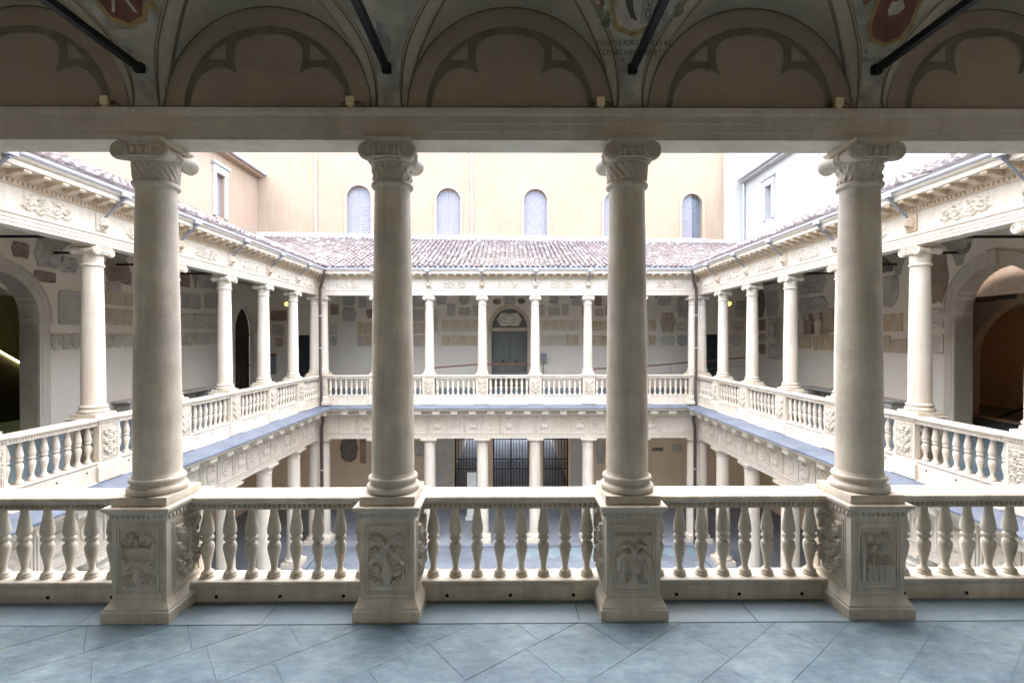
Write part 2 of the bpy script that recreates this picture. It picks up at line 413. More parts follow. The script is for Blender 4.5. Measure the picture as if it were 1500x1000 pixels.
# ------------------------------------------------------------------ carved relief generators
def seg_d(px, py, ax, ay, bx, by):
    dx, dy = bx-ax, by-ay; t = np.clip(((px-ax)*dx+(py-ay)*dy)/(dx*dx+dy*dy+1e-9), 0, 1)
    return np.hypot(px-ax-t*dx, py-ay-t*dy)
def stroke(px, py, pts, wd):
    d = np.full(px.shape, 9.)
    for p, q in zip(pts[:-1], pts[1:]): d = np.minimum(d, seg_d(px, py, *p, *q))
    return np.sqrt(np.clip(1-(d/wd)**2, 0, 1))
def spiral(cx, cy, r, turns, a0, sgn=1, n=26):
    return [(cx+r*(1-.85*k/n)*math.cos(a0+sgn*2*PI*turns*k/n), cy+r*(1-.85*k/n)*math.sin(a0+sgn*2*PI*turns*k/n)) for k in range(n+1)]
def blob(px, py, cx, cy, rx, ry): return np.sqrt(np.clip(1-((px-cx)/rx)**2-((py-cy)/ry)**2, 0, 1))
def relief_field(kind, px, py):
    """height 0..1 over a panel, px in -1..1 (width), py in -1.5..1.5 (height)"""
    H = np.zeros(px.shape); ax = np.abs(px)
    rn = random.Random(kind*11+5)
    if kind == 0:      # trophies: bars, urns and scrolls in two tiers
        H = np.maximum(H, stroke(px, py, [(-.62, .62), (.62, .62)], .09)); H = np.maximum(H, stroke(px, py, [(0, .62), (0, 1.12)], .10))
        H = np.maximum(H, stroke(ax, py, spiral(.5, 1.12, .3, 1.4, 2.2), .09)); H = np.maximum(H, .8*stroke(ax, py, [(.85, .9), (.8, .1)], .07))
        H = np.maximum(H, stroke(ax, py, [(0, -.12), (.28, -.06), (.62, -.34)], .11)); H = np.maximum(H, stroke(ax, py, spiral(.62, -.3, .24, 1.2, 1.2), .08))
        H = np.maximum(H, stroke(ax, py, spiral(.45, -1.05, .33, 1.5, .8, -1), .09)); H = np.maximum(H, .9*blob(px, py, 0, -.85, .3, .42))
    elif kind == 1:    # crossed ribbons over a vase
        H = np.maximum(H, stroke(px, py, [(-.9, -.2), (.45, 1.2)], .13)); H = np.maximum(H, stroke(px, py, [(.9, -.2), (-.45, 1.2)], .13))
        H = np.maximum(H, blob(px, py, 0, -.75, .32, .62)); H = np.maximum(H, blob(px, py, 0, .02, .14, .3))
        for cx_, cy_, r_, a_ in ((.62, 1.05, .24, 0), (.72, .42, .2, 2), (.62, -.55, .26, 1), (.62, -1.1, .24, 3)):
            H = np.maximum(H, .9*stroke(ax, py, spiral(cx_, cy_, r_, 1.5, a_), .08))
        H = np.maximum(H, .8*stroke(ax, py, [(.35, -1.3), (.85, -1.2), (.9, -.6)], .07))
    elif kind == 2:    # eagle above two supporters
        H = np.maximum(H, stroke(px, py, [(-.85, 1.2), (.85, 1.2)], .07)); H = np.maximum(H, blob(px, py, 0, 1.2, .12, .12))
        H = np.maximum(H, stroke(ax, py, [(.06, .45), (.3, .75), (.62, .62)], .12)); H = np.maximum(H, blob(px, py, 0, .25, .2, .4))
        H = np.maximum(H, stroke(ax, py, [(.14, .12), (.5, .3), (.82, .0), (.85, -.5)], .14)); H = np.maximum(H, stroke(ax, py, [(.2, .0), (.5, .1), (.68, -.2)], .1))
        H = np.maximum(H, blob(ax, py, .62, -.7, .16, .5)); H = np.maximum(H, blob(ax, py, .62, -.16, .1, .13))
        H = np.maximum(H, stroke(ax, py, [(.55, -.8), (.5, -1.25)], .09)); H = np.maximum(H, stroke(ax, py, [(.7, -.8), (.74, -1.25)], .09))
        H = np.maximum(H, .8*np.clip(1-np.maximum(ax/.3, np.abs(py+.52)/.3), 0, 1)**.4); H = np.maximum(H, .8*stroke(ax, py, [(.0, -.75), (.35, -1.25)], .08))
    elif kind == 3:    # masks and a shelf of books
        for cx_, cy_ in ((-.62, 1.0), (-.1, .9), (.5, 1.05), (.35, .55), (-.35, .5)):
            H = np.maximum(H, blob(px, py, cx_, cy_, .22, .24)); H = np.maximum(H, stroke(px, py, spiral(cx_, cy_, .28, 1.2, cx_*5), .08))
        H = np.maximum(H, stroke(px, py, [(-.8, -.42), (.8, -.42)], .1)); H = np.maximum(H, stroke(px, py, [(-.86, .9), (-.86, -1.2)], .08))
        for k in range(7): H = np.maximum(H, .9*stroke(px, py, [(-.6+.2*k, -.38), (-.5+.2*k, -.02)], .08))
        for k in range(4): H = np.maximum(H, .35*stroke(px, py, [(-.5+.33*k, -1.2), (-.5+.33*k, -.62)], .11))
    else:              # dense trophies / candelabra foliage
        for k in range(9):
            cy_ = -1.25+.31*k; cx_ = .28+.24*((k*7) % 3)
            H = np.maximum(H, (.7+.3*((k*5) % 3)/2)*stroke(ax, py, spiral(cx_, cy_, .27, 1.5, k*1.3+kind, 1 if k % 2 else -1), .085))
            H = np.maximum(H, blob(px, py, .08*math.sin(k*2+kind), cy_+.1, .17+.1*((k+kind) % 2), .2))
        H = np.maximum(H, .7*stroke(px, py, [(0, -1.3), (0, 1.3)], .09))
    return H
def relief_panel_mesh(kind, w, h, depth, nu=46, nv=70):
    px, py = np.meshgrid(np.linspace(-1, 1, nu), np.linspace(-1.5, 1.5, nv))
    H = relief_field(kind, px, py)
    rs = np.random.RandomState(kind)
    H = H*(1+.05*rs.randn(*H.shape)) + .012*rs.randn(*H.shape)
    H[0, :] = H[-1, :] = 0; H[:, 0] = H[:, -1] = 0
    vs = [(px[j, i]*w/2, -depth*float(H[j, i]), py[j, i]*h/3) for j in range(nv) for i in range(nu)]
    a = MB().add(vs, [(j*nu+i, j*nu+i+1, (j+1)*nu+i+1, (j+1)*nu+i) for j in range(nv-1) for i in range(nu-1)])
    return a.mesh('relief_panel', 'marble_worn', 45)   # faces -y

# ------------------------------------------------------------------ pedestals
PED_PANEL = [relief_panel_mesh(k, .30, .47, .042) for k in range(6)]
PH = .22; PEX = .06                       # die half width, extra depth towards the court
ped_plinth = MB().sqlathe([(.272, FL), (.272, .148), (.262, .160), (.262, .172), (.245, .195), (.232, .222), (.228, .236)], asym=PEX).mesh('plinth', 'marble', 30)
ped_plinth_far = MB().sqlathe([(.262, -.1), (.272, -.095), (.272, .148), (.262, .160), (.262, .172), (.245, .195), (.232, .222), (.228, .236)], asym=PEX-.02).mesh('plinth', 'marble_far', 30)
def die_mesh():
    a = MB(); a.sqlathe([(PH, .236), (PH, .879)], asym=PEX)
    for (x0, x1, y0, y1) in (): pass
    return a.mesh('die', 'marble', 30)
ped_die = die_mesh(); ped_die_far = ped_die.copy(); ped_die_far.materials[0] = M['marble_far']
def frame_mesh():
    # moulded frame around a relief panel, facing -y
    a = MB()
    for k, (m0, m1, d) in enumerate(((.188, .176, .006), (.166, .152, .010))):
        for (x0, x1, z0, z1) in ((-m0, m0, .262+.02*k, .262+.02*k+.014), (-m0, m0, .836-.02*k, .85-.02*k),):
            a.box(x0, x1, -d, .004, z0, z1, c=.002)
        for sx in (-1, 1):
            a.box(min(sx*m0, sx*m1), max(sx*m0, sx*m1), -d-.0007, .004, .277+.02*k, .835-.02*k, c=.002)
    return a.mesh('panel_frame', 'marble', 30)
ped_frame = frame_mesh()
def cap_mesh():
    a = MB()
    a.sqlathe([(.228, .879), (.232, .886), (.232, .905), (.240, .925), (.256, .948), (.268, .955), (.270, .978), (.262, .985)], asym=PEX)
    return a.mesh('cap', 'marble', 30)
ped_cap = cap_mesh(); ped_cap_far = ped_cap.copy(); ped_cap_far.materials[0] = M['marble_far']
def ped_teeth_mesh():
    a = MB()
    for k in range(11):
        x = -.205+.041*k
        a.box(x-.012, x+.012, .230, .246, .888, .920, c=.003); a.box(x-.012, x+.012, -.246-PEX, -.230-PEX, .888, .920, c=.003)
        y = -.205-PEX*.5+.0435*k
        a.box(.230, .246, y-.012, y+.012, .888, .920, c=.003); a.box(-.246, -.230, y-.012, y+.012, .888, .920, c=.003)
    return a.mesh('egg_moulding', 'marble_worn', 30)
ped_teeth = ped_teeth_mesh()
PEDW = ['carved with bars and scrolls', 'carved with crossed ribbons', 'carved with an eagle', 'carved with masks and books']

def place(w, u, v, z=0): return w.P(u, v, z)
def pedestal(w, i, u):
    if w is near and 2 <= i <= 5:
        kind = [3, 2, 1, 0][i-2]; lab = 'square stone pedestal %s, in the frescoed loggia' % PEDW[kind]
    else:
        kind = 4 + i % 2
        lab = 'carved stone pedestal under the %s column of the %s' % (ORD[i] + (' (from the corner downpipe)' if False else ''), w.words)
    t = thing('pedestal', lab, 'pedestal', place(w, u, 0), w.rot, 'column pedestals of the upper loggias')
    obj('plinth', ped_plinth if w is near else ped_plinth_far, t); obj('die', ped_die if w is near else ped_die_far, t); c = obj('cap', ped_cap if w is near else ped_cap_far, t); tag(obj('egg_moulding', ped_teeth, c), kind='stuff')
    for q, (x, y, rz) in enumerate(((0, PH, PI), (PH, -PEX/2, PI/2), (-PH, -PEX/2, -PI/2), (0, -PH-PEX, 0))):
        if w is far and q < 3: continue
        if w in (left, right) and q == 0: continue
        k = kind if q == 0 else 4+(i+q) % 2
        f = obj('panel_frame', ped_frame, t, (x, y, 0), rz)
        obj('relief_panel', PED_PANEL[k], f, (0, -.0015, .556), 0)
    return t

# ------------------------------------------------------------------ ionic columns (local z = 0 on the pedestal, .985)
CZ = .985
col_base = MB().sqlathe([(.218, 0), (.224, .006), (.224, .064), (.219, .07)]).lathe(
    [(.19, .069), (.212, .074), (.222, .088), (.225, .104), (.218, .120), (.204, .129), (.194, .133), (.189, .146), (.193, .158), (.202, .163), (.207, .174), (.205, .188), (.195, .197), (.186, .200), (.184, .208), (.178, .216), (.176, .23)], 40).mesh('base', 'marble', 40)
def shaft_prof():
    P = []
    for k in range(15):
        t = k/14; r = .1755 - .027*t**1.6
        P.append((r, .218+t*(2.60-.218)))
    return P + [(.151, 2.612), (.156, 2.622)]
col_shaft = {'near': MB().lathe(shaft_prof(), 48).mesh('shaft', 'marble', 60), 'far': MB().lathe(shaft_prof(), 28).mesh('shaft', 'marble_far', 60)}
def capital_mesh(style, seg, mat):
    a = MB()
    a.lathe([(.150, 2.615), (.165, 2.620), (.174, 2.630), (.176, 2.643), (.172, 2.656), (.160, 2.664), (.152, 2.668)], seg)
    def fn(t, z):
        h = (z-2.675)/.14
        if style == 0: return .0
        if style == 1: return .016*max(0, math.sin(14*t)*math.sin(PI*2.5*h))*(1 if 0 < h < 1 else 0)
        if style == 2: return .016*abs(math.sin(9*t+6*h))*(1 if 0 < h < 1 else 0)
        return .017*max(0, math.cos(12*t)*math.cos(7*h+2*math.sin(6*t)))*(1 if 0 < h < 1 else 0)
    prof = [(.152, 2.668)] + [(.153+.010*k/12, 2.675+.14*k/12) for k in range(13)]
    a.lathe(prof, seg*(3 if style else 1), fn=fn, cap=False)
    a.lathe([(.160, 2.812), (.172, 2.816), (.178, 2.826), (.172, 2.836), (.176, 2.842), (.192, 2.868), (.200, 2.90), (.19, 2.925), (.16, 2.93)], seg)
    for sy in (-1, 1):      # egg band between the volutes, both faces
        y0, y1 = sorted((sy*.15, sy*.192)); a.box(-.12, .12, y0, y1, 2.835, 2.94, c=.004)
        for k in range(3):
            a.lathe([(.004, -.040), (.016, -.030), (.022, -.008), (.021, .014), (.012, .032), (.003, .036)], 10, cx=-.062+.062*k, cy=sy*.192, cz=2.885)
        for k in range(4):
            x = -.093+.062*k; y0, y1 = sorted((sy*.19, sy*.204)); a.box(x-.004, x+.004, y0, y1, 2.848, 2.925, c=.0015)
        y0, y1 = sorted((sy*.19, sy*.207)); a.box(-.12, .12, y0, y1, 2.928, 2.942, c=.003); a.box(-.11, .11, y0, y1, 2.834, 2.842, c=.002)
    return a.mesh('capital', mat, 45)
caps_near = [capital_mesh(s, 32, 'marble_worn') for s in (1, 2, 3, 2)]
cap_far = capital_mesh(0, 24, 'marble_far')
def volute_mesh(mat, fine):
    a = MB(); s = 20 if fine else 14
    prof = [(.0, -.212), (.070, -.212), (.075, -.206), (.076, -.19), (.071, -.165), (.060, -.13), (.050, -.085), (.044, -.05), (.046, -.04), (.053, -.035), (.053, -.022), (.046, -.018), (.046, -.010), (.054, -.006)]
    prof = prof + [(r, -z) for r, z in prof[::-1]]
    a.lathe(prof, s, axis='y', cap=False)
    if fine:
        for sy in (-1, 1):
            P = spiral(0, 0, .066, 2.3, PI/2, 1, 56)
            a.tube([(x, sy*.212, z) for x, z in P], [.013*(1-.55*k/56) for k in range(57)], 6)
            a.lathe([(.014, -.008), (.013, .006), (.004, .011)], 10, cy=sy*.212, axis='y')
    return a.mesh('volute', mat, 50)
vol_near = volute_mesh('marble_worn', True); vol_far = volute_mesh('marble_far', True)
aba = [(.205, 2.944), (.214, 2.950), (.218, 2.962), (.228, 2.972), (.231, 2.988), (.229, 2.9899)]
def aba_m(mat):
    a = MB().sqlathe(aba); a.v = [(x*.80, y*.92, z) for x, y, z in a.v]; return a.mesh('abacus', mat, 30)
aba_near = aba_m('marble_worn') if True else MB().sqlathe(aba); aba_far = aba_m('marble_far')
def column(w, i, u):
    nr = w is near
    if w is far: lab = 'white stone Ionic column, %s of the upper row along the %s' % (ORD[i], w.words)
    elif nr: lab = 'grey-beige Ionic column of the frescoed loggia on the pedestal %s' % (PEDW[[3, 2, 1, 0][i-2]] if 2 <= i <= 5 else 'numbered %s in the row' % ORD[i])
    else:
        k = 7-i if w is left else i
        lab = 'white Ionic column, %s from the corner downpipe in the %s' % (ORD[k], w.words)
    t = thing('column', lab, 'column', place(w, u, 0, CZ), w.rot, 'Ionic columns of the upper loggias')
    obj('base', col_base, t); obj('shaft', col_shaft['near' if nr else 'far'], t)
    c = obj('capital', caps_near[i % 4] if nr else cap_far, t)
    for sx in (-1, 1): obj('volute', vol_near if nr else vol_far, c, (sx*.158, 0, 2.878))
    obj('abacus', aba_near if nr else aba_far, c)
    return t
for w in WINGS:
    for i, u in enumerate(w.us):
        pedestal(w, i, u); column(w, i, u)

# ------------------------------------------------------------------ balustrades
BV = -.165
bal_prof = [(.030, 0), (.056, 0), (.058, .012), (.054, .022), (.048, .026), (.052, .034), (.050, .044), (.036, .052), (.026, .072), (.025, .09), (.031, .13), (.041, .18), (.051, .23), (.0545, .262), (.051, .288), (.042, .301), (.034, .305), (.033, .316), (.040, .322), (.050, .330), (.053, .342), (.049, .354), (.040, .360), (.038, .366), (.046, .374), (.054, .390), (.0555, .415), (.050, .455), (.040, .510), (.031, .560), (.0285, .588), (.030, .602), (.042, .612), (.046, .625)]
bal_near = MB().lathe(bal_prof, 24).mesh('baluster', 'marble', 60)
bal_far = MB().lathe(bal_prof[::2]+[bal_prof[-1]], 12).mesh('baluster', 'marble_far', 60)
def rail_mesh(L, mat, teeth):
    a = MB(); h = L/2
    prof = [(-.105, .86), (-.10, .872), (-.10, .905), (-.115, .916), (-.13, .934), (-.142, .942), (-.145, .968), (-.137, .977)]
    P = [(v, z) for v, z in prof] + [(-v, z) for v, z in prof[::-1]]
    n = len(P); vs = [(-h, BV+v, z) for v, z in P] + [(h, BV+v, z) for v, z in P]
    a.add(vs, [(i, i+n, (i+1) % n+n, (i+1) % n)[::-1] for i in range(n)])
    return a.mesh('rail', mat, 30)
def teeth_mesh(L, mat):
    a = MB(); h = L/2-.02; n = int(2*h/.043)
    for k in range(n):
        x = -h+(k+.5)*2*h/n
        for s in (-1, 1):
            y0, y1 = sorted((BV+s*.098, BV+s*.112)); a.box(x-.012, x+.012, y0, y1, .876, .904, c=.003)
    return a.mesh('egg_moulding', mat, 30)
def course_mesh(L, mat, zlow):
    a = MB(); h = L/2
    prof = [(-.10, zlow), (-.10, .165), (-.093, .17), (-.093, .185), (-.105, .205), (-.112, .212), (-.112, .229), (-.107, .235)]
    P = prof + [(-v, z) for v, z in prof[::-1]]
    n = len(P); vs = [(-h, BV+v, z) for v, z in P] + [(h, BV+v, z) for v, z in P]
    a.add(vs, [(i, i+n, (i+1) % n+n, (i+1) % n)[::-1] for i in range(n)])
    return a.mesh('base_course', mat, 30)
hole_mesh = MB().lathe([(.016, -.104), (.016, .104)], 10, axis='y').mesh('drain_hole', 'hole')
cache = {}
def bayname(w, i):
    if w is far:
        d = i-3
        return 'in front of the green door' if d == 0 else 'far loggia, %s bay %s of the green door' % (ORD[abs(d)-1], 'left' if d < 0 else 'right')
    if w is near: return 'bay %s of the frescoed loggia' % ORD[i]
    k = 6-i if w is left else i
    return '%s bay from the corner downpipe in the %s' % (ORD[k], w.words)
for w in WINGS:
    mat = 'marble' if w is near else 'marble_far'
    for i in range(7):
        u0, u1 = w.us[i]+PH+.001, w.us[i+1]-PH-.001; L = u1-u0
        if w is near:
            # between which pedestals
            names = [PEDW[[3, 2, 1, 0][k-2]].replace('carved with ', '') if 2 <= k <= 5 else None for k in (i, i+1)]
            if names[0] and names[1]: lab = 'stone balustrade between the pedestals with %s and with %s' % (names[0], names[1])
            elif names[0] or names[1]: lab = 'stone balustrade ending at the pedestal with %s' % (names[0] or names[1])
            else: lab = 'stone balustrade beside the %s pedestal of the frescoed loggia' % ORD[i]
        else: lab = 'white balustrade, %s' % bayname(w, i)
        t = thing('balustrade', lab, 'balustrade', place(w, (u0+u1)/2, 0), w.rot, 'balustrades between the upper columns')
        key = (round(L, 3), mat)
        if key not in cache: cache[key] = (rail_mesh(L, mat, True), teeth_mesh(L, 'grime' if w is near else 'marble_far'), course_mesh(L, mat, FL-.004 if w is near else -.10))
        rm, tm, cm = cache[key]
        r_ = obj('rail', rm, t); tag(obj('egg_moulding', tm, r_), kind='stuff')
        cobj = obj('base_course', cm, t)
        for k in range(8): obj('baluster', bal_near if w is near else bal_far, t, (-.5*L + L*(k+.5)/8 + random.uniform(-.004, .004), BV + random.uniform(-.003, .003), .235), k*.7, (random.uniform(.96, 1.04),)*2+(1,))
        for k in range(3): obj('drain_hole', hole_mesh, cobj, ((k-1)*.55, BV, .105))

# ------------------------------------------------------------------ upper entablatures
def relief_star(kind, seed, nr=12, ns=44, depth=.07):
    """star-shaped carved plaque, unit size (x,z in -.5..5), back at y=0, relief towards -y"""
    rn = random.Random(seed); a = MB()
    def outline(t):
        c, s = math.cos(t), math.sin(t)
        if kind == 'rect': r = 1/((abs(c)**14+abs(s)**14)**(1/14)); return r*.5*c, r*.5*s
        if kind == 'oval': return .5*c, .5*s
        if kind == 'shield':
            r = 1/((abs(c)**5+abs(s)**5)**(1/5)); x, z = r*.5*c, r*.5*s
            if z < 0: x *= (1-1.5*z*z*1.4)
            return x, z
        k1 = .10*math.cos(6*t)+.05*math.cos(10*t+1)*0+.045*math.cos(14*t)
        r = 1/((abs(c)**4+abs(s)**4)**.25); return r*.46*c*(1+k1*.8), r*.46*s*(1+k1*.8)
    blobs = [(rn.uniform(0, .4), rn.uniform(-.42, .42), rn.uniform(.05, .13), rn.uniform(.3, 1)) for _ in range(11)]
    spirs = [spiral(rn.uniform(.12, .36), rn.uniform(-.36, .36), rn.uniform(.07, .14), 1.3, rn.uniform(0, 6), rn.choice((-1, 1)), 14) for _ in range(5)]
    vs = []; fs = []
    for k in range(nr+1):
        f = k/nr
        for i in range(ns):
            x, z = outline(2*PI*(i+.5)/ns); x *= f; z *= f
            h = .45
            if kind == 'rect':
                h = .40 + (.35 if f > .86 else 0)
                if f < .8: h += .12*abs(math.sin(z*46))*(1 if abs(math.sin(x*37+seed)) > .3 else .4)
            else:
                if .76 < f < .93: h += .3
                for bx, bz, br, bh in blobs:
                    d2 = ((abs(x)-bx)**2+(z-bz)**2)/br**2
                    if d2 < 1: h += .55*bh*math.sqrt(1-d2)
                for sp in spirs:
                    d = min(math.hypot(abs(x)-p[0], z-p[1]) for p in sp)
                    if d < .03: h += .4*math.sqrt(1-(d/.03)**2)
            vs.append((x, -depth*min(h, 1.25), z))
    for k in range(nr):
        for i in range(ns):
            j = (i+1) % ns; fs.append((k*ns+i, k*ns+j, (k+1)*ns+j, (k+1)*ns+i)[::-1])
    n0 = len(vs)
    for i in range(ns): x, z = outline(2*PI*(i+.5)/ns); vs.append((x, 0, z))
    fs += [(nr*ns+i, nr*ns+(i+1) % ns, n0+(i+1) % ns, n0+i)[::-1] for i in range(ns)]
    return a.add(vs, fs)
def scroll_frieze_mesh(seed, mat):
    nu, nv = 54, 20; px, py = np.meshgrid(np.linspace(-1, 1, nu), np.linspace(-.32, .32, nv))
    H = np.zeros(px.shape); ax = np.abs(px)
    H = np.maximum(H, blob(px, py, 0, 0, .16, .26))
    for c_, r_, a_ in ((.32, .21, 0+seed), (.66, .24, 2+seed)): H = np.maximum(H, stroke(ax, py, spiral(c_, .0, r_, 1.5, a_), .05))
    H = np.maximum(H, .8*stroke(ax, py, [(.1, -.2), (.3, -.25), (.5, -.12), (.7, -.26), (.9, -.1)], .045)); H = np.maximum(H, .8*stroke(ax, py, [(.15, .22), (.45, .24), (.62, .1), (.9, .18)], .045))
    rs = np.random.RandomState(seed); H = H*(1+.25*rs.randn(*H.shape)); H *= (px**2/1.0+py**2/.105 < 1.0)
    H[0, :] = H[-1, :] = 0; H[:, 0] = H[:, -1] = 0
    vs = [(px[j, i]*.46, -.035*float(H[j, i])-.002, py[j, i]*.5) for j in range(nv) for i in range(nu)]
    return MB().add(vs, [(j*nu+i, j*nu+i+1, (j+1)*nu+i+1, (j+1)*nu+i) for j in range(nv-1) for i in range(nu-1)]).mesh('scroll_relief', mat, 45)
scrolls = [scroll_frieze_mesh(s, 'marble_far') for s in range(3)]
def lion_mesh(mat):
    a = MB()
    def fn(i, j):
        t = 2*PI*i; p = PI*.5*j
        r = 1 + .10*math.cos(9*t)*(math.sin(p))
        x = .10*r*math.sin(p)*math.cos(t); z = .135*r*math.sin(p)*math.sin(t)
        y = -.12*math.cos(p)
        if abs(x) < .045 and -.06 < z < .03: y -= .035*(1-abs(x)/.045)
        if abs(abs(x)-.04) < .016 and abs(z-.03) < .016: y += .03
        if abs(x) < .05 and abs(z+.075) < .014: y += .05
        return (x, y, z)
    a.grid(37, 14, fn); a.box(-.115, .115, -.03, .02, -.15, .16, c=.01)
    return a.mesh('lion_mask', mat, 60)
lions = [lion_mesh('marble_far'), lion_mesh('ochre_stone')]
mod_mesh = MB().add(*(lambda P: ([(-.055, v, z) for v, z in P]+[(.055, v, z) for v, z in P],
    [(i, i+len(P), (i+1) % len(P)+len(P), (i+1) % len(P))[::-1] for i in range(len(P))]+[tuple(range(len(P))), tuple(range(len(P), 2*len(P)))[::-1]]))(
    [(-.21, 4.742), (-.47, 4.742), (-.475, 4.71), (-.455, 4.69), (-.42, 4.688), (-.38, 4.70), (-.33, 4.672), (-.26, 4.650), (-.21, 4.648)][::-1])).mesh('modillion', 'ochre_stone', 40)  # ochre carries the brownish soffit shading in the colour
strut_mesh = MB().tube([(0, -.56, 4.80), (0, -.20, 4.44)], .020, 6).box(-.028, .028, -.60, -.50, 4.775, 4.83).mesh('gutter_strut', 'strut', 30)
box_mesh = MB().box(-.075, .075, -.635, -.56, 4.815, 4.905, c=.006).mesh('gutter_box', 'lead', 30)
ROOFV1, ROOFZ0, ROOFZ1 = G, 4.945, 7.15
ENTW = {'near': 'stone beam and cornice resting on the columns of the frescoed loggia', 'left': 'white entablature with scroll frieze and lion masks below the salmon building',
        'right': 'white entablature with scroll frieze and lion masks below the white building', 'far': 'white entablature with scroll frieze and lion masks below the yellow wall'}
for w in WINGS:
    t = thing('upper_entablature', ENTW[w.key], 'entablature', (w.ox, w.oy, 0), w.rot)
    mat = 'marble' if w is near else 'marble_far'
    ring('architrave', w, [(.13, 3.975), (.13, 4.035), (.137, 4.04), (.137, 4.10), (.145, 4.105), (.145, 4.165), (.152, 4.17), (.165, 4.192), (.168, 4.2265), (.05, 4.2275), (-.15, 4.17), (-.185, 4.17), (-.185, 4.15), (-.165, 4.13), (-.165, 4.085), (-.155, 4.08), (-.155, 4.03), (-.145, 4.025), (-.145, 3.975)], 'marble_worn' if w is near else mat, t)
    ring('frieze', w, [(-.145, 4.172), (-.145, 4.56), (.05, 4.56), (.05, 4.23)], mat, t, closed=False)
    ring('bed_moulding', w, [(-.10, 4.555), (-.165, 4.557), (-.175, 4.575), (-.175, 4.58), (-.185, 4.63), (-.21, 4.64), (-.215, 4.65), (-.215, 4.742), (-.10, 4.742)], 'ochre_stone' if w is not near else mat, t)  # ochre puts the shading under the corona into the stone colour
    ring('corona', w, [(-.05, 4.7425), (-.49, 4.7425), (-.495, 4.755), (-.495, 4.815), (-.51, 4.82), (-.525, 4.835), (-.545, 4.86), (-.55, 4.875), (-.05, 4.875)], mat, t)
    ring('gutter', w, [(-.05, 4.876), (-.545, 4.876), (-.575, 4.885), (-.59, 4.91), (-.59, 4.935), (-.57, 4.938), (-.05, 4.94)], 'lead', t)
    if w is near: continue
    a = MB(); lo, hi = w.us[0]-.1, w.us[-1]+.1; nd = int((hi-lo)/.075)
    for k in range(nd):
        x = lo+(k+.5)*(hi-lo)/nd; a.box(x-.021, x+.021, -.203, -.17, 4.583, 4.628)
    tag(a.build('dentil_row', 'ochre_stone', t), kind='stuff')  # same ochre, soffit shading painted in
    nm = 46
    for k in range(nm):
        x = w.us[0]-.05 + (k+.5)*(w.us[-1]-w.us[0]+.1)/nm; obj('modillion', mod_mesh, t, (x, 0, 0))
    for i, u in enumerate(w.us):
        obj('lion_mask', lions[i % 2 if w is not far else (1 if i % 3 == 0 else 0)], t, (u, -.146, 4.37))
        obj('gutter_strut', strut_mesh, t, (u, 0, 0)); obj('gutter_box', box_mesh, t, (u, 0, 0))
        if i < 7: obj('scroll_relief', scrolls[(i*2+len(w.key)) % 3], t, ((u+w.us[i+1])/2, -.146, 4.365))
    # roof
    rt = thing('tiled_roof', 'low roof of weathered terracotta tiles over the %s' % w.words, 'roof', (w.ox, w.oy, 0), w.rot)
    a = MB(); uvs = []
    S = 5 if w is far else 5
    if w is far: zt = lambda u, v: ROOFZ0 + (v+.56)*(2.26/(G+.35+.08*(u+11.7)+.56))
    else: zt = lambda u, v: ROOFZ0 + (v+.56)*.435
    Lr, Wt = .30, .19
    lim = 12.5
    nc = int(2*lim/Wt)
    for c in range(nc):
        uc = -lim+(c+.5)*Wt
        vend = (G+.30+.08*(uc+11.7)) if w is far else G
        vs0 = -.56
        if uc > w.uR(-.56): vs0 = uc-w.uR(0)
        if uc < w.uL(-.56): vs0 = -uc+w.uL(0)
        nrow = int((vend-vs0)/Lr)+1
        for r_ in range(nrow):
            v0 = vs0+r_*Lr; v1 = min(v0+Lr+.05, vend)
            if v1-v0 < .05: continue
            jz = random.uniform(-.012, .012); ju = random.uniform(-.014, .014)
            o = len(a.v)
            for q, vv in enumerate((v0, v1)):
                for k in range(S+1):
                    t_ = PI*k/S; wd = Wt*.36*(1.08 if q == 0 else .9)
                    a.v.append((uc+ju+wd*math.cos(t_), vv, zt(uc, vv)+.02+(.042 if q == 0 else .004)+.062*math.sin(t_)+jz)); uvs.append((c+.5, r_+.5))
            a.f += [(o+k, o+k+1, o+S+2+k, o+S+1+k) for k in range(S)]
            a.f.append(tuple(o+k for k in range(S+1))[::-1])
    a.uv = uvs
    tag(a.build('roof_tile', 'tile', rt), kind='stuff')
    # deck under the tiles
    d = MB(); vE = G+.2
    if w is far:
        pts = [(w.uL(-.56), -.56), (w.uR(-.56), -.56), (w.uR(vE), vE+.08*24), (w.uL(vE), vE)]
    else: pts = [(w.uL(-.56), -.56), (w.uR(-.56), -.56), (w.uR(vE), vE), (w.uL(vE), vE)]
    d.add([(x, y, zt(x, y)+.012) for x, y in pts], [(0, 1, 2, 3)]).build('roof_deck', 'tile', rt)
    if w is far:
        for sx, uu in ((-1, w.uL), (1, w.uR)):
            MB().tube([(uu(-.5), -.5, zt(uu(-.5), -.5)+.05), (uu(G), G, zt(uu(G), G)+.09)], .07, 6).build('valley_flashing', 'lead', rt)
        for uu in (-2.0, 4.6):
            MB().tube([(uu, -.45, zt(uu, -.45)+.12), (uu+.6, G+.3, zt(uu, G+.3)+.12)], .022, 6).build('lightning_cable', 'lead', rt)

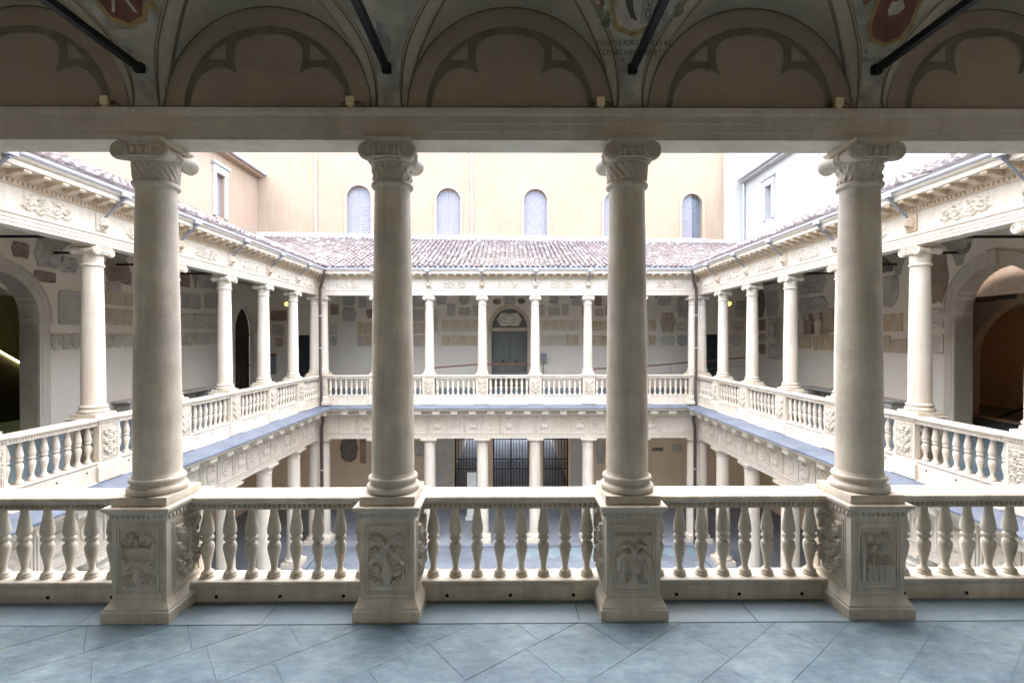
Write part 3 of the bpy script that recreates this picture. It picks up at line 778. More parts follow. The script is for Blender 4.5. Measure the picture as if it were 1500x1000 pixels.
# ------------------------------------------------------------------ lower entablatures, ledges and columns
low_mod = MB().box(-.135, .135, -.715, -.30, -.415, -.2755, c=.008).mesh('modillion', 'marble_far', 30)
tri_m = MB()
for k in (-1, 0, 1): tri_m.box(k*.055-.020, k*.055+.020, -.250, -.22, -1.16, -.56, c=.006)
tri_mesh = tri_m.mesh('triglyph', 'marble_far', 30)
def ring_relief():
    a = MB()
    a.lathe([(.215, 0), (.21, -.02), (.19, -.028), (.17, -.02), (.165, -.004), (.12, -.004), (.115, -.018), (.10, -.024), (.085, -.016), (.08, -.004), (.045, -.006), (.03, -.02), (.008, -.024)], 28, cy=-.2205, cz=-.86, axis='y', cap=False)
    return a.mesh('roundel', 'marble_far', 50)
roundel = ring_relief()
bucr = relief_star('cartouche', 5, 10, 36, .05); bucr.v = [(x*.36, y-.221, z*.40-.86) for x, y, z in bucr.v]
bucr = bucr.mesh('metope_relief', 'marble_far', 45)
LC = [(.30, -1.4), (.30, -1.45), (.29, -1.462)]
low_cap = MB().sqlathe([(.27, -1.485), (.285, -1.462), (.30, -1.455), (.302, -1.40), (.30, -1.396)]).lathe([(.212, -1.66), (.226, -1.65), (.228, -1.635), (.214, -1.625), (.207, -1.60), (.207, -1.57), (.222, -1.565), (.222, -1.553), (.245, -1.53), (.27, -1.50), (.272, -1.486)], 24).mesh('capital', 'marble_far', 40)
low_shaft = MB().lathe([(.228-.022*(k/8)**1.5, -4.98+k/8*(4.98-1.66)) for k in range(9)], 24).mesh('shaft', 'marble_far', 60)
low_base = MB().sqlathe([(.31, LOW+.1), (.31, LOW+.25), (.30, LOW+.26)]).lathe([(.26, LOW+.258), (.30, LOW+.275), (.305, LOW+.31), (.285, LOW+.345), (.25, LOW+.36), (.245, LOW+.39), (.235, LOW+.41), (.23, LOW+.43)], 24).mesh('base', 'marble_far', 40)
for w in WINGS:
    if w is near: continue
    t = thing('lower_entablature', 'carved Doric frieze with slate-topped ledge under the %s' % w.words, 'entablature', (w.ox, w.oy, 0), w.rot)
    ring('bounce_ceiling', w, [(.22, -.17), (G, -.17), (G, -.15), (.22, -.15)], 'plaster', t, None)  # white ceiling added to bounce light into the lower arcade
    ring('stylobate', w, [(-.295, -.16), (-.295, -.106), (-.285, -.1005), (-.08, -.1005), (-.08, -.16)], 'marble_far', t)
    ring('slate_ledge', w, [(-.10, -.11), (-.29, -.112), (-.86, -.165), (-.865, -.19), (-.855, -.20), (-.10, -.2)], 'slate', t)
    ring('cornice', w, [(-.10, -.2005), (-.84, -.2005), (-.845, -.215), (-.825, -.232), (-.80, -.24), (-.79, -.245), (-.79, -.268), (-.78, -.2745), (-.10, -.2745)], 'marble_far', t)
    ring('bed_moulding', w, [(-.15, -.275), (-.31, -.275), (-.315, -.45), (-.30, -.47), (-.29, -.49), (-.265, -.52), (-.25, -.535), (-.15, -.535)], 'marble_far', t)
    ring('frieze', w, [(-.22, -.5352), (-.22, -1.18), (-.255, -1.185), (-.255, -1.215), (-.23, -1.235), (-.23, -1.30), (-.22, -1.31), (-.22, -1.395), (.22, -1.395), (.22, -.5352)], 'marble_far', t)
    a = MB(); lo, hi = w.us[0]+.1, w.us[-1]-.1; nd = int((hi-lo)/.11)
    for k in range(nd):
        x = lo+(k+.5)*(hi-lo)/nd; a.box(x-.035, x+.035, -.345, -.31, -.452, -.385)
    tag(a.build('dentil_row', 'marble_far', t), kind='stuff')
    nmod = 21
    for k in range(nmod):
        x = -7.0+14.0*(k+.5)/nmod
        if abs(x) > 6.6: continue
        obj('modillion', low_mod, t, (x, 0, 0))
        if k % 2 == 0 or True: obj('triglyph', tri_mesh, t, (x-.333, 0, 0))
        if k % 2: obj('roundel', roundel, t, (x, 0, 0))
        else: obj('metope_relief', bucr, t, (x, 0, 0))
    # slate joints
    for k in range(12):
        x = -6.2+12.4*k/11
        MB().add([(x-.004, -.34, -.1095), (x+.004, -.34, -.1095), (x+.004, -.853, -.1625), (x-.004, -.853, -.1625)], [(0, 3, 2, 1)]).build('slate_joint', 'joint', t)
    for i, u in enumerate(w.us):
        k = 7-i if w is left else i
        lab = 'stout Doric column of the lower arcade, %s from the corner downpipe under the %s' % (ORD[k], w.words) if w is not far else 'stout Doric column of the lower arcade, %s in the row before the iron gates' % ORD[i]
        c = thing('lower_column', lab, 'column', place(w, u, 0), w.rot, 'Doric columns of the lower arcade')
        obj('base', low_base, c); obj('shaft', low_shaft, c); obj('capital', low_cap, c)

# ------------------------------------------------------------------ gallery walls with openings
def wall_panel(name, outer, holes, depth, mat, jamb_mat=None, parent=None, loc=(0,0,0), rz=0):
    """(u,z) sheet facing -v with openings; reveals go back by depth"""
    polys = [outer]+holes
    tris = tessellate_polygon([[Vector((x, z, 0)) for x, z in p] for p in polys])
    flat = [p for q in polys for p in q]
    a = MB(); fs = []
    for t in tris:
        (x0, z0), (x1, z1), (x2, z2) = (flat[i] for i in t)
        cr = (x1-x0)*(z2-z0)-(x2-x0)*(z1-z0)
        fs.append(tuple(t) if cr > 0 else tuple(t)[::-1])
    a.add([(x, 0, z) for x, z in flat], fs)
    for h in holes:
        n = len(h); ar = sum(h[i][0]*h[(i+1) % n][1]-h[(i+1) % n][0]*h[i][1] for i in range(n))
        hh = h if ar > 0 else h[::-1]
        vs = [(x, 0, z) for x, z in hh]+[(x, depth, z) for x, z in hh]
        a.add(vs, [(i, i+n, (i+1) % n+n, (i+1) % n) for i in range(n)])
    return a.build(name, mat, parent, None, loc, rz)
def arch_poly(c, hw, z0, zs, rise=None, n=16, pointed=False):
    P = [(c-hw, z0), (c+hw, z0), (c+hw, zs)]
    if pointed:
        rr = .75*2*hw
        # two arcs of radius rr centred on the far sides
        cxr = c+hw-rr; top = math.sqrt(rr*rr-(c-cxr)**2); a1 = math.atan2(top, c-cxr)
        P += [(cxr+rr*math.cos(a1*k/n), zs+rr*math.sin(a1*k/n)) for k in range(1, n+1)]
        cxl = c-hw+rr
        P += [(cxl-rr*math.cos(a1*k/n), zs+rr*math.sin(a1*k/n)) for k in range(n-1, -1, -1)]
        return P
    r = rise or hw
    P += [(c+hw*math.cos(PI*k/n), zs+r*math.sin(PI*k/n)) for k in range(1, n)]
    return P + [(c-hw, zs)]
def rect_poly(x0, x1, z0, z1): return [(x0, z0), (x1, z0), (x1, z1), (x0, z1)]
def ring_arch(a, c, r0, r1, zs, y0, y1, n=20):
    for k in range(n):
        t0, t1 = PI*k/n, PI*(k+1)/n
        q = [(c+r*math.cos(t), y, zs+r*math.sin(t)) for t in (t0, t1) for r in (r0, r1) for y in (y0, y1)]
        a.add(q, [(0, 4, 6, 2), (1, 3, 7, 5), (2, 6, 7, 3), (0, 1, 5, 4)])
ZT = 6.6
# far wall, upper: v = G
fw_ = wall_panel('gallery_wall', rect_poly(-11.72, 11.72, -.14, ZT), [arch_poly(.04, .84, FL, 2.72+.06, .98) , rect_poly(-9.95, -8.95, FL, 2.55), rect_poly(8.95, 9.95, FL, 2.55)], .35, 'plaster', loc=far.P(0, G), rz=0)
tag(fw_, 'pale plaster back wall of the far loggia, hung with coats of arms', 'wall')
lw_ = wall_panel('gallery_wall', rect_poly(-11.9, 11.4, -.14, ZT), [arch_poly(7.03-YC, 1.05, FL, 2.85), arch_poly(17.68-YC, .78, FL, 2.7, pointed=True)], .45, 'plaster', loc=left.P(0, G), rz=left.rot)
tag(lw_, 'plaster back wall with an arched stair opening below the salmon building', 'wall')
rw_ = wall_panel('gallery_wall', rect_poly(-11.4, 11.9, -.14, ZT), [arch_poly(-(7.5-YC), 1.07, FL, 3.03)], .45, 'plaster', loc=right.P(0, G), rz=right.rot)
tag(rw_, 'plaster back wall with a keystoned stair arch below the white building', 'wall')
nw_ = wall_panel('gallery_wall', rect_poly(-11.72, 11.72, -.14, ZT), [], .3, 'plaster', loc=near.P(0, G), rz=near.rot)
tag(nw_, 'plain plaster back wall of the frescoed loggia', 'wall')
# lower walls
ZL0, ZL1 = LOW+.1, -.14
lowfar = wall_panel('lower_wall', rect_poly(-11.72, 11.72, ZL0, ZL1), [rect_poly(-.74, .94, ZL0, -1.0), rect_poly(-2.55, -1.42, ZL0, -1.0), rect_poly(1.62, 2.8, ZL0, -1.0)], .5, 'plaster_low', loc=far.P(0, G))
tag(lowfar, 'tan wall of the lower arcade pierced by three iron gates', 'wall')
for w, nm in ((left, 'salmon'), (right, 'white')):
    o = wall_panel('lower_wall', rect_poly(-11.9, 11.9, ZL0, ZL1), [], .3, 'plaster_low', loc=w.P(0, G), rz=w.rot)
    tag(o, 'shaded tan wall of the lower arcade under the %s building' % nm, 'wall')

for x0, x1 in ((-1.1, 1.2), (-10.2, -8.7), (8.7, 10.2)): MB().box(x0, x1, .36, .42, 0, 4.2).build('door_backing', 'dark_room', fw_)  # added panels, stop open sky shining through the door gaps
# stone surrounds of the two stair arches (parts of the walls)
def arch_surround(parent, c, R0, zs, sgn):
    a = MB()
    for s in (-1, 1):
        x0, x1 = sorted((c+s*R0, c+s*(R0+.30))); a.box(x0-.001, x1, -.05, .0, FL, zs-.14, c=.008)
        x0, x1 = sorted((c+s*(R0+.06), c+s*(R0+.24))); a.box(x0, x1, -.064, -.045, FL+.35, zs-.3, c=.006)
    pil = a.build('pilaster', 'marble_far', parent, 30)
    a = MB()
    for s in (-1, 1):
        x0, x1 = sorted((c+s*(R0-.03), c+s*(R0+.34)))
        a.box(x0, x1, -.075, .42, zs-.14, zs-.09, c=.008); a.box(x0-.01, x1+.01, -.09, .42, zs-.088, zs-.02, c=.01); a.box(x0+.01, x1-.01, -.07, .40, zs-.018, zs, c=.004)
    a.build('impost', 'marble_far', parent, 30)
    a = MB(); ring_arch(a, c, R0, R0+.16, zs, -.05, .0); ring_arch(a, c, R0+.16, R0+.27, zs, -.065, .0); ring_arch(a, c, R0+.27, R0+.32, zs, -.085, .0)
    a.build('archivolt', 'marble_far', parent, 30)
    a = MB(); a.box(c-.12, c+.12, -.14, .03, zs+R0-.03, zs+R0+.36, c=.015); a.build('keystone', 'marble_far', parent, 30)
    a = MB(); a.box(c-R0-.45, c-R0, .001, .45, FL, zs, ) ; a = MB()
    ring_arch(a, c, R0-.004, R0, zs, .0, .45)
    for s in (-1, 1):
        x0, x1 = sorted((c+s*(R0-.004), c+s*R0)); a.box(x0, x1, 0, .45, FL, zs-.145)
    a.build('stone_reveal', 'marble_worn', parent, None)
arch_surround(lw_, 7.03-YC, 1.05, 2.85, 1)
arch_surround(rw_, -(7.5-YC), 1.07, 3.03, 1)

# stair rooms behind the arches
def stair_room(name, label, w, c, mat, ceil_mat, extra, u0, u1):
    t = thing(name, label, 'stairwell', w.P(c, G+.46), w.rot); D = 4.5
    MB().add([(u0, 0, FL-.05), (u1, 0, FL-.05), (u1, D, FL-.05), (u0, D, FL-.05)], [(0, 1, 2, 3)]).build('landing', 'trachyte', t)
    a = MB(); a.add([(u0, D, FL-.05), (u1, D, FL-.05), (u1, D, 6), (u0, D, 6)], [(0, 1, 2, 3)])
    a.add([(u0, 0, FL-.05), (u0, D, FL-.05), (u0, D, 6), (u0, 0, 6)], [(0, 1, 2, 3)]); a.add([(u1, D, FL-.05), (u1, 0, FL-.05), (u1, 0, 6), (u1, D, 6)], [(0, 1, 2, 3)])
    a.add([(u0, 0, 4.9), (-1.2, 0, 4.9), (-1.2, 0, FL), (u0, 0, FL)], [(0, 1, 2, 3)]); a.add([(1.2, 0, 4.9), (u1, 0, 4.9), (u1, 0, FL), (1.2, 0, FL)], [(0, 1, 2, 3)])
    a.build('stair_wall', mat, t)
    a = MB(); a.grid(13, 2, lambda i, j: (u0+(u1-u0)*j, D*.5*(1-math.cos(PI*i)), 3.4+1.5*math.sin(PI*i))); a.build('stair_vault', ceil_mat, t, 60)
    extra(t)
def left_extra(t):
    # parapet of the stair with a light strip along its sloping top
    X = -XS-G-2.5; A, B = on_x(-20, 504, X), on_x(29, 531.5, X); loc = lambda p: (p.y-7.03, 2.04, p.z)
    (ua, va, za), (ub, vb, zb) = loc(A), loc(B); du = ub-ua; ub2 = ub+1.2; zb2 = zb+(zb-za)/du*1.2
    MB().add([(ua-1, va, FL), (ub2, va, FL), (ub2, va, zb2), (ua-1, va, za-(zb-za)/du), (ua-1, va+.2, FL), (ub2, va+.2, FL), (ub2, va+.2, zb2), (ua-1, va+.2, za-(zb-za)/du)], [(0, 1, 2, 3), (3, 2, 6, 7), (1, 5, 6, 2)]).build('stair_parapet', 'dark_wood', t)
    MB().tube([(ua-1, va-.03, za-(zb-za)/du), (ub2, va-.03, zb2)], .018, 6).build('light_strip', 'led', t)
    MB().tube([(.72, .5, FL), (.72, .5, 1.05)], .03, 8).tube([(.72, .5, 1.02), (-1.2, .55, .95)], .022, 8).build('stair_rail', 'iron', t)
def right_extra(t):
    X = XS+G+2.0; lu = lambda p: 7.5-p.y
    A, B = on_x(1424, 512, X), on_x(1503, 446, X); R1 = 1.55; c = lu(A)+R1*.985; zs = A.z-.26
    P_ = arch_poly(c, R1, FL, zs)
    wall_panel('inner_arch_wall', rect_poly(-5, 2.6, FL-.05, 5), [P_], .25, 'plaster_low', parent=t, loc=(0, 1.54, 0))
    p, q = on_x(1437, 621, X+.6), on_x(1503, 596, X+.6)
    MB().tube([(lu(p), 2.14, p.z), (lu(q), 2.14, q.z), (lu(q)+1.0, 2.14, q.z+(q.z-p.z)/(lu(q)-lu(p)))], .035, 8).build('stair_rail', 'iron', t)
    p = on_x(1427, 577, X+.3)
    b = MB().box(lu(p)-.07, lu(p)+.05, 1.80, 1.90, p.z-.06, p.z+.06, c=.015).build('wall_lamp', 'iron', t)
    MB().box(lu(p)-.05, lu(p)+.03, 1.81, 1.89, p.z+.062, p.z+.07).build('lamp_glow', 'lamp', b)
stair_room('stairwell', 'dim stairwell coloured as if lit olive, with a yellow light strip behind the arch', left, 7.03-YC, 'green_lit_room', 'green_lit_room', left_extra, -2.6, 5.5)
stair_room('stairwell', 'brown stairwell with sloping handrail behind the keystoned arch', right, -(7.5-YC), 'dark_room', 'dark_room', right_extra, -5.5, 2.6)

# doors
def panel_door(name, label, w, c, hw, z1, depth, mat, two=True, arch=None):
    t = thing(name, label, 'door', w.P(c, G+depth), w.rot)
    for s in ((-1, 1) if two else (0,)):
        x0, x1 = ((-hw, -.004) if s < 0 else (.004, hw)) if two else (-hw, hw)
        leaf = MB().box(x0, x1, 0, .06, FL+.01, z1, c=.004).build('leaf', mat, t)
        wd = x1-x0
        for (a0, a1, b0, b1) in ((.28, .96, .05, .42), (.28, .96, .46, .96)) if False else ((.06, .24, .04, .95), (.30, .94, .04, .95)):
            xa, xb = (x0+wd*a0, x0+wd*a1) if s <= 0 else (x1-wd*a1, x1-wd*a0)
            m = MB()
            za, zb = FL+z1*b0, FL+(z1-FL)*b1
            for q in ((xa, xb, za, za+.03), (xa, xb, zb-.03, zb), (xa, xa+.025, za+.031, zb-.031), (xb-.025, xb, za+.031, zb-.031)): m.box(q[0], q[1], -.014, .004, q[2], q[3], c=.004)
            m.build('panel', mat, leaf)
        kx = (-.30 if s < 0 else .30) if two else hw*.7
        kn = MB().lathe([(.012, -.05), (.05, -.045), (.055, -.03), (.03, -.012), (.012, 0)], 12, cx=kx, cz=1.28, axis='y').build('handle', 'iron', leaf, 40)
    return t
dd = panel_door('double_door', 'grey-green panelled double door under an arched fanlight', far, .04, .84, 2.70, .22, 'door')
a = MB(); a.box(-.86, .86, -.10, .10, 2.70, 2.86, c=.01); a.build('transom', 'ochre_stone', dd, 30)
a = MB(); P_ = arch_poly(0, .835, 2.861, 2.862, .90, 20)[2:]; nP = len(P_); a.add([(x, .05, z) for x, z in P_], [tuple(range(nP))]); a.build('fanlight', 'door', dd)
cart = relief_star('cartouche', 21, 12, 44, .09).mesh('cartouche', 'pl_pale', 45)
obj('fanlight_cartouche', cart, dd, (0, .045, 3.25), 0, (1.18, 1, .66))
a = MB()
for s in (-1, 1):
    x0, x1 = sorted((.04+s*.84, .04+s*1.0)); a.box(x0, x1, -.05, .0, FL, 2.78, c=.008)
for r0, r1, y in ((.84, .93, -.05), (.93, 1.0, -.07)):
    n_ = 22
    for k in range(n_):
        t0, t1 = PI*k/n_, PI*(k+1)/n_
        q = [(.04+r*math.cos(t), yy, 2.78+r*1.165*math.sin(t)) for t in (t0, t1) for r in (r0, r1) for yy in (y, 0)]
        a.add(q, [(0, 4, 6, 2), (1, 3, 7, 5), (2, 6, 7, 3), (0, 1, 5, 4)])
a.build('door_surround', 'ochre_stone', fw_, 30)
panel_door('side_door', 'dark green door at the salmon-building end of the far loggia', far, -9.45, .5, 2.53, .2, 'dark_door', False)
panel_door('side_door', 'dark green door at the white-building end of the far loggia', far, 9.45, .5, 2.53, .2, 'dark_door', False)
# pointed walnut door
t = thing('pointed_door', 'dark walnut door in a pointed arch in the wall below the salmon building', 'door', left.P(17.68-YC, G+.22), left.rot)
P_ = arch_poly(0, .775, FL, 2.7, pointed=True); nP = len(P_)
MB().add([(x, 0, z) for x, z in P_], [tuple(range(nP))]).build('leaf', 'dark_wood', t)
a = MB()
for k in range(5): a.box(-.62+.31*k-.02, -.62+.31*k+.02, -.03, .0, FL+.05, 2.5, c=.004)
a.box(-.77, .77, -.045, 0, 2.50, 2.60, c=.006); a.box(-.77, .77, -.04, 0, 1.1, 1.18, c=.006)
a.build('batten', 'dark_wood', t)
MB().lathe([(.02, -.06), (.05, -.05), (.05, -.03), (.015, 0)], 12, cx=.08, cz=1.2, axis='y').build('handle', 'iron', t, 40)
# moulded strip / arch trim around pointed door
a = MB(); pts = [(x, -.03, z) for x, z in arch_poly(0, .82, FL, 2.7, pointed=True)][1:]
a.tube(pts, .04, 6, cap=False); a.build('arch_trim', 'pl_grey', t, 40)

# ------------------------------------------------------------------ vaults
VZ, VH, VR = 4.2275, 1.5, .86
V0 = .11
def vault_z(du, tt):
    """du: offset from bay centre (|du|<=1); tt: 0..pi across the gallery -> (v, z)"""
    W = (G-V0)/2; v = V0 + W*(1-math.cos(tt)); zm = VZ + VH*math.sin(tt)
    zc = -9
    if abs(du) < VR:
        e = math.sqrt(VR*VR-du*du); s1 = v-V0; s2 = G-v
        zc = max(VZ+e+.22*s1 if s1 < 1.9 else -9, VZ+e+.22*s2 if s2 < 1.9 else -9)
    return v, max(zm, zc)
VLAB = {'near': 'plaster groin vault with painted tracery and coats of arms', 'left': 'dim plaster vault over the loggia below the salmon building', 'right': 'dim plaster vault over the loggia below the white building', 'far': 'dim plaster vault over the far loggia'}
VAULT = {}
for w in WINGS:
    fine = w is near
    vt = thing('vaulted_ceiling', VLAB[w.key], 'ceiling', (w.ox, w.oy, 0), w.rot); VAULT[w.key] = vt
    nu, nt_ = (41, 65) if fine else (21, 33)
    a = MB()
    us = []
    for b in range(7):
        c0, c1 = w.us[b], w.us[b+1]
        for k in range(nu-1 if b < 6 else nu): us.append((c0+(c1-c0)*k/(nu-1), -1+2*k/(nu-1)))
    n1 = len(us)
    for j in range(nt_):
        for u, du in us:
            v, z = vault_z(du, PI*j/(nt_-1)); a.v.append((u, v, z))
    a.f = [(j*n1+i, (j+1)*n1+i, (j+1)*n1+i+1, j*n1+i+1) for j in range(nt_-1) for i in range(n1-1)]
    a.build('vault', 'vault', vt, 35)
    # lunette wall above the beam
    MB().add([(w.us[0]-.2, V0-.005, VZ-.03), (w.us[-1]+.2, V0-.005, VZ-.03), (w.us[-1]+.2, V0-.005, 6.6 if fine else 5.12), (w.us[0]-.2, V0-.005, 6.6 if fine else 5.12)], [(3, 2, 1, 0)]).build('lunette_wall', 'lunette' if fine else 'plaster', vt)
    # added unseen slab that keeps the sky out above the vault, and corner ceiling
    MB().box(w.uL(0)-.1, w.uR(0)+.1, 0, G+.05, 6.62, 6.7).build('sky_block_slab', 'plaster', vt) if fine else None
for sx in (-1, 1):
    for (y0, y1, lab) in ((YF-.05, YF+G+.05, 'far'), (-G-.05, .05, 'near')):
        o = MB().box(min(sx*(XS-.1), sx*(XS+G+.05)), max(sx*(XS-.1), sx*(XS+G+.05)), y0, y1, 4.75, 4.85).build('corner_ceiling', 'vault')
        tag(o, 'flat plaster ceiling of the corner between the %s loggia and the %s one' % ('far' if lab == 'far' else 'frescoed', 'salmon-side' if sx < 0 else 'white-side'), 'ceiling')

# painted decoration of the near vault: flat paint laid 3 mm proud of the plaster
vn = VAULT['near']
def surf(uc, dx, h, lift=.004):
    """pendentive over column u=uc: dx sideways, h height above springing -> point on main barrel (front side)"""
    tt = math.asin(max(0, min(.9999, h/VH))); W = (G-V0)/2
    v = V0+W*(1-math.cos(tt))
    nx, nz = W*math.sin(tt)*0+math.cos(tt)*VH, 0
    # normal of ellipse pointing into the gallery/down
    nv, nz = math.cos(tt)/W, math.sin(tt)/VH; l = math.hypot(nv, nz)
    return (uc+dx, v+lift*nv/l, VZ+h-lift*nz/l)
def groin_dx(h):
    """half width of the pendentive at height h: where cross vault = main vault"""
    tt = math.asin(min(.999, h/VH)); v = (G-V0)/2*(1-math.cos(tt))
    e = h-.22*v
    return 1-math.sqrt(max(0, VR*VR-e*e)) if e < VR else 1.0
def strip(pts_a, pts_b): 
    n = len(pts_a); return pts_a+pts_b, [(i, i+1, n+i+1, n+i) for i in range(n-1)]
def both(vf): return vf[0], vf[1]+[f[::-1] for f in vf[1]]
hs = [.0+.03*k for k in range(1, 38)]
for uc in near.us[1:-1]:
    for s in (-1, 1):
        for off, wd in ((.085, .012), (.115, .006)):
            A = []; B = []
            for h in hs:
                g_ = groin_dx(h)-off*min(1, .25+h*1.6)
                if g_ < .015: g_ = .015
                A.append(surf(uc, s*g_, h)); B.append(surf(uc, s*(g_-wd), h))
            MB().add(*strip(A, B)).build('painted_line', 'line', vn)
    A = []; B = []
    for h in hs:      # bluish pendentive field
        g_ = max(.008, groin_dx(h)-.115*min(1, .25+h*1.6)-.008); A.append(surf(uc, -g_, h, .002)); B.append(surf(uc, g_, h, .002))
    MB().add(*strip(A, B)).build('painted_field', 'rib', vn)
for uc in near.us[1:-1]:      # olive bands on the cross vaults beside each groin
    for s in (-1, 1):
        A = []; B = []
        for h in hs[3:]:
            tt = math.asin(min(.999, h/VH)); v = V0+(G-V0)/2*(1-math.cos(tt)); g_ = groin_dx(h)
            for off, L_ in ((.045, A), (.085, B)):
                du = 1-(g_+off)
                if du < .02: continue
                L_.append((uc+s*(g_+off), v, VZ+math.sqrt(max(0, VR*VR-du*du))+.22*(v-V0)-.006))
        n_ = min(len(A), len(B))
        if n_ > 2: MB().add(*strip(A[:n_], B[:n_])).build('painted_band', 'tracery', vn)
def flat_strip(name, poly2d_a, poly2d_b, uc, v, mat, parent):
    A = [(uc+x, v, VZ+z) for x, z in poly2d_a]; B = [(uc+x, v, VZ+z) for x, z in poly2d_b]
    vs, fs = strip(A, B); return MB().add(vs, fs).build(name, mat, parent)
def arc(c, r, a0, a1, n=24): return [(c[0]+r*math.cos(a0+(a1-a0)*k/n), c[1]+r*math.sin(a0+(a1-a0)*k/n)) for k in range(n+1)]
def lerp_off(pts, wd):
    out = []
    for i, p in enumerate(pts):
        q0, q1 = pts[max(0, i-1)], pts[min(len(pts)-1, i+1)]; tx, tz = q1[0]-q0[0], q1[1]-q0[1]; l = math.hypot(tx, tz) or 1
        out.append((p[0]-tz/l*wd, p[1]+tx/l*wd))
    return out
for b in range(7):
    uc = (near.us[b]+near.us[b+1])/2
    vv = V0+.002
    half = [(.65, 0), (.645, .08), (.62, .18), (.57, .262), (.52, .315), (.458, .347), (.40, .357), (.34, .347), (.256, .305), (.272, .36), (.285, .432), (.282, .50), (.255, .56), (.193, .602), (.10, .625), (0, .632)]
    outer = [(.695*math.cos(PI*k/40), .695*math.sin(PI*k/40)) for k in range(41)]
    inner = [(-x, z) for x, z in half] + half[:-1][::-1]
    hole = [(.347, .414), (.497, .417), (.45, .47), (.40, .515), (.347, .555)]
    polys = [outer+inner, hole, [(-x, z) for x, z in hole]]
    flat = [p for q in polys for p in q]
    tr = MB().add([(uc+x, vv, VZ+z) for x, z in flat], [tuple(t) for t in tessellate_polygon([[Vector((x, z, 0)) for x, z in q] for q in polys])])
    o = tr.build('painted_tracery', 'tracery', vn)
    A = arc((0, 0), .858, .02, PI-.02, 40); B = arc((0, 0), .845, .02, PI-.02, 40)
    flat_strip('painted_arc', A, B, uc, vv, 'tracery', vn)
# shields and lettering on the pendentives (column u = -X)
def patch(uc, pts, mat, name, lift=.007):
    cx_ = sum(p[0] for p in pts)/len(pts); cz_ = sum(p[1] for p in pts)/len(pts)
    # refine outline
    P2 = []
    for i, p in enumerate(pts):
        q = pts[(i+1) % len(pts)]
        for k in range(5): P2.append((p[0]+(q[0]-p[0])*k/5, p[1]+(q[1]-p[1])*k/5))
    n_ = len(P2); a = MB(); rings = 7
    for k in range(rings+1):
        for p in P2: a.v.append(surf(uc, -(cx_+(p[0]-cx_)*k/rings), cz_+(p[1]-cz_)*k/rings, lift))
    a.f = [(k*n_+i, k*n_+(i+1) % n_, (k+1)*n_+(i+1) % n_, (k+1)*n_+i) for k in range(rings) for i in range(n_)]
    return a.build(name, mat, vn)
def shield(w_, h0, h1, cx=0): return [(cx-w_, h1), (cx-w_, h0+.12), (cx-w_*.72, h0+.04), (cx, h0), (cx+w_*.72, h0+.04), (cx+w_, h0+.12), (cx+w_, h1)]
def lettering(uc, text, x, h, size, cx=True):
    cu = bpy.data.curves.new('lettering', 'FONT'); cu.body = text; cu.size = size; cu.align_x = 'CENTER'; cu.resolution_u = 2
    ob = bpy.data.objects.new('lettering_tmp', cu); COL.objects.link(ob)
    dg = bpy.context.evaluated_depsgraph_get(); me0 = bpy.data.meshes.new_from_object(ob.evaluated_get(dg))
    vs = [v.co[:] for v in me0.vertices]; fs = [tuple(p.vertices) for p in me0.polygons]
    bpy.data.objects.remove(ob); bpy.data.curves.remove(cu); bpy.data.meshes.remove(me0)
    return MB().add([surf(uc, -(x+p[0]), h+p[1], .010) for p in vs], fs).build('lettering', 'ink', vn)
def blotches(uc, n_, x0, x1, h0, h1, mats, seed, r0=.02, r1=.05):
    rn = random.Random(seed)
    for k in range(n_):
        cx_, ch = rn.uniform(x0, x1), rn.uniform(h0, h1); r_ = rn.uniform(r0, r1)
        patch(uc, [(cx_+r_*rn.uniform(.6, 1.2)*math.cos(2*PI*q/7), ch+r_*rn.uniform(.6, 1.3)*math.sin(2*PI*q/7)) for q in range(7)], rn.choice(mats), 'fresco_foliage', .0055+.0004*k)
# X = -3 (u = 3): dark red shield with a pale saltire
patch(3, shield(.20, .57, 1.3), 'fresco_gold', 'fresco_shield_border', .006); patch(3, shield(.17, .60, 1.3), 'fresco_red', 'fresco_shield', .010)
patch(3, [(-.10, .66), (-.075, .66), (.11, .98), (.085, .98)], 'fresco_white', 'fresco_saltire', .014); patch(3, [(.10, .66), (.075, .66), (-.11, .98), (-.085, .98)], 'fresco_white', 'fresco_saltire', .0145)
patch(3, [(-.17, .51), (.17, .51), (.18, .565), (-.18, .565)], 'fresco_white', 'fresco_scroll', .006)
blotches(3, 9, -.32, -.22, .75, 1.2, ['fresco_green', 'fresco_gold', 'fresco_red'], 4); blotches(3, 9, .21, .28, .6, 1.1, ['fresco_gold', 'fresco_red'], 5, .015, .035)
# X = -1 (u = 1): almost lost, one orange smear
blotches(1, 3, .10, .14, .66, .86, ['fresco_gold', 'fresco_red'], 6, .015, .03); blotches(1, 5, -.12, .05, .4, .7, ['fresco_blue'], 7, .03, .06)
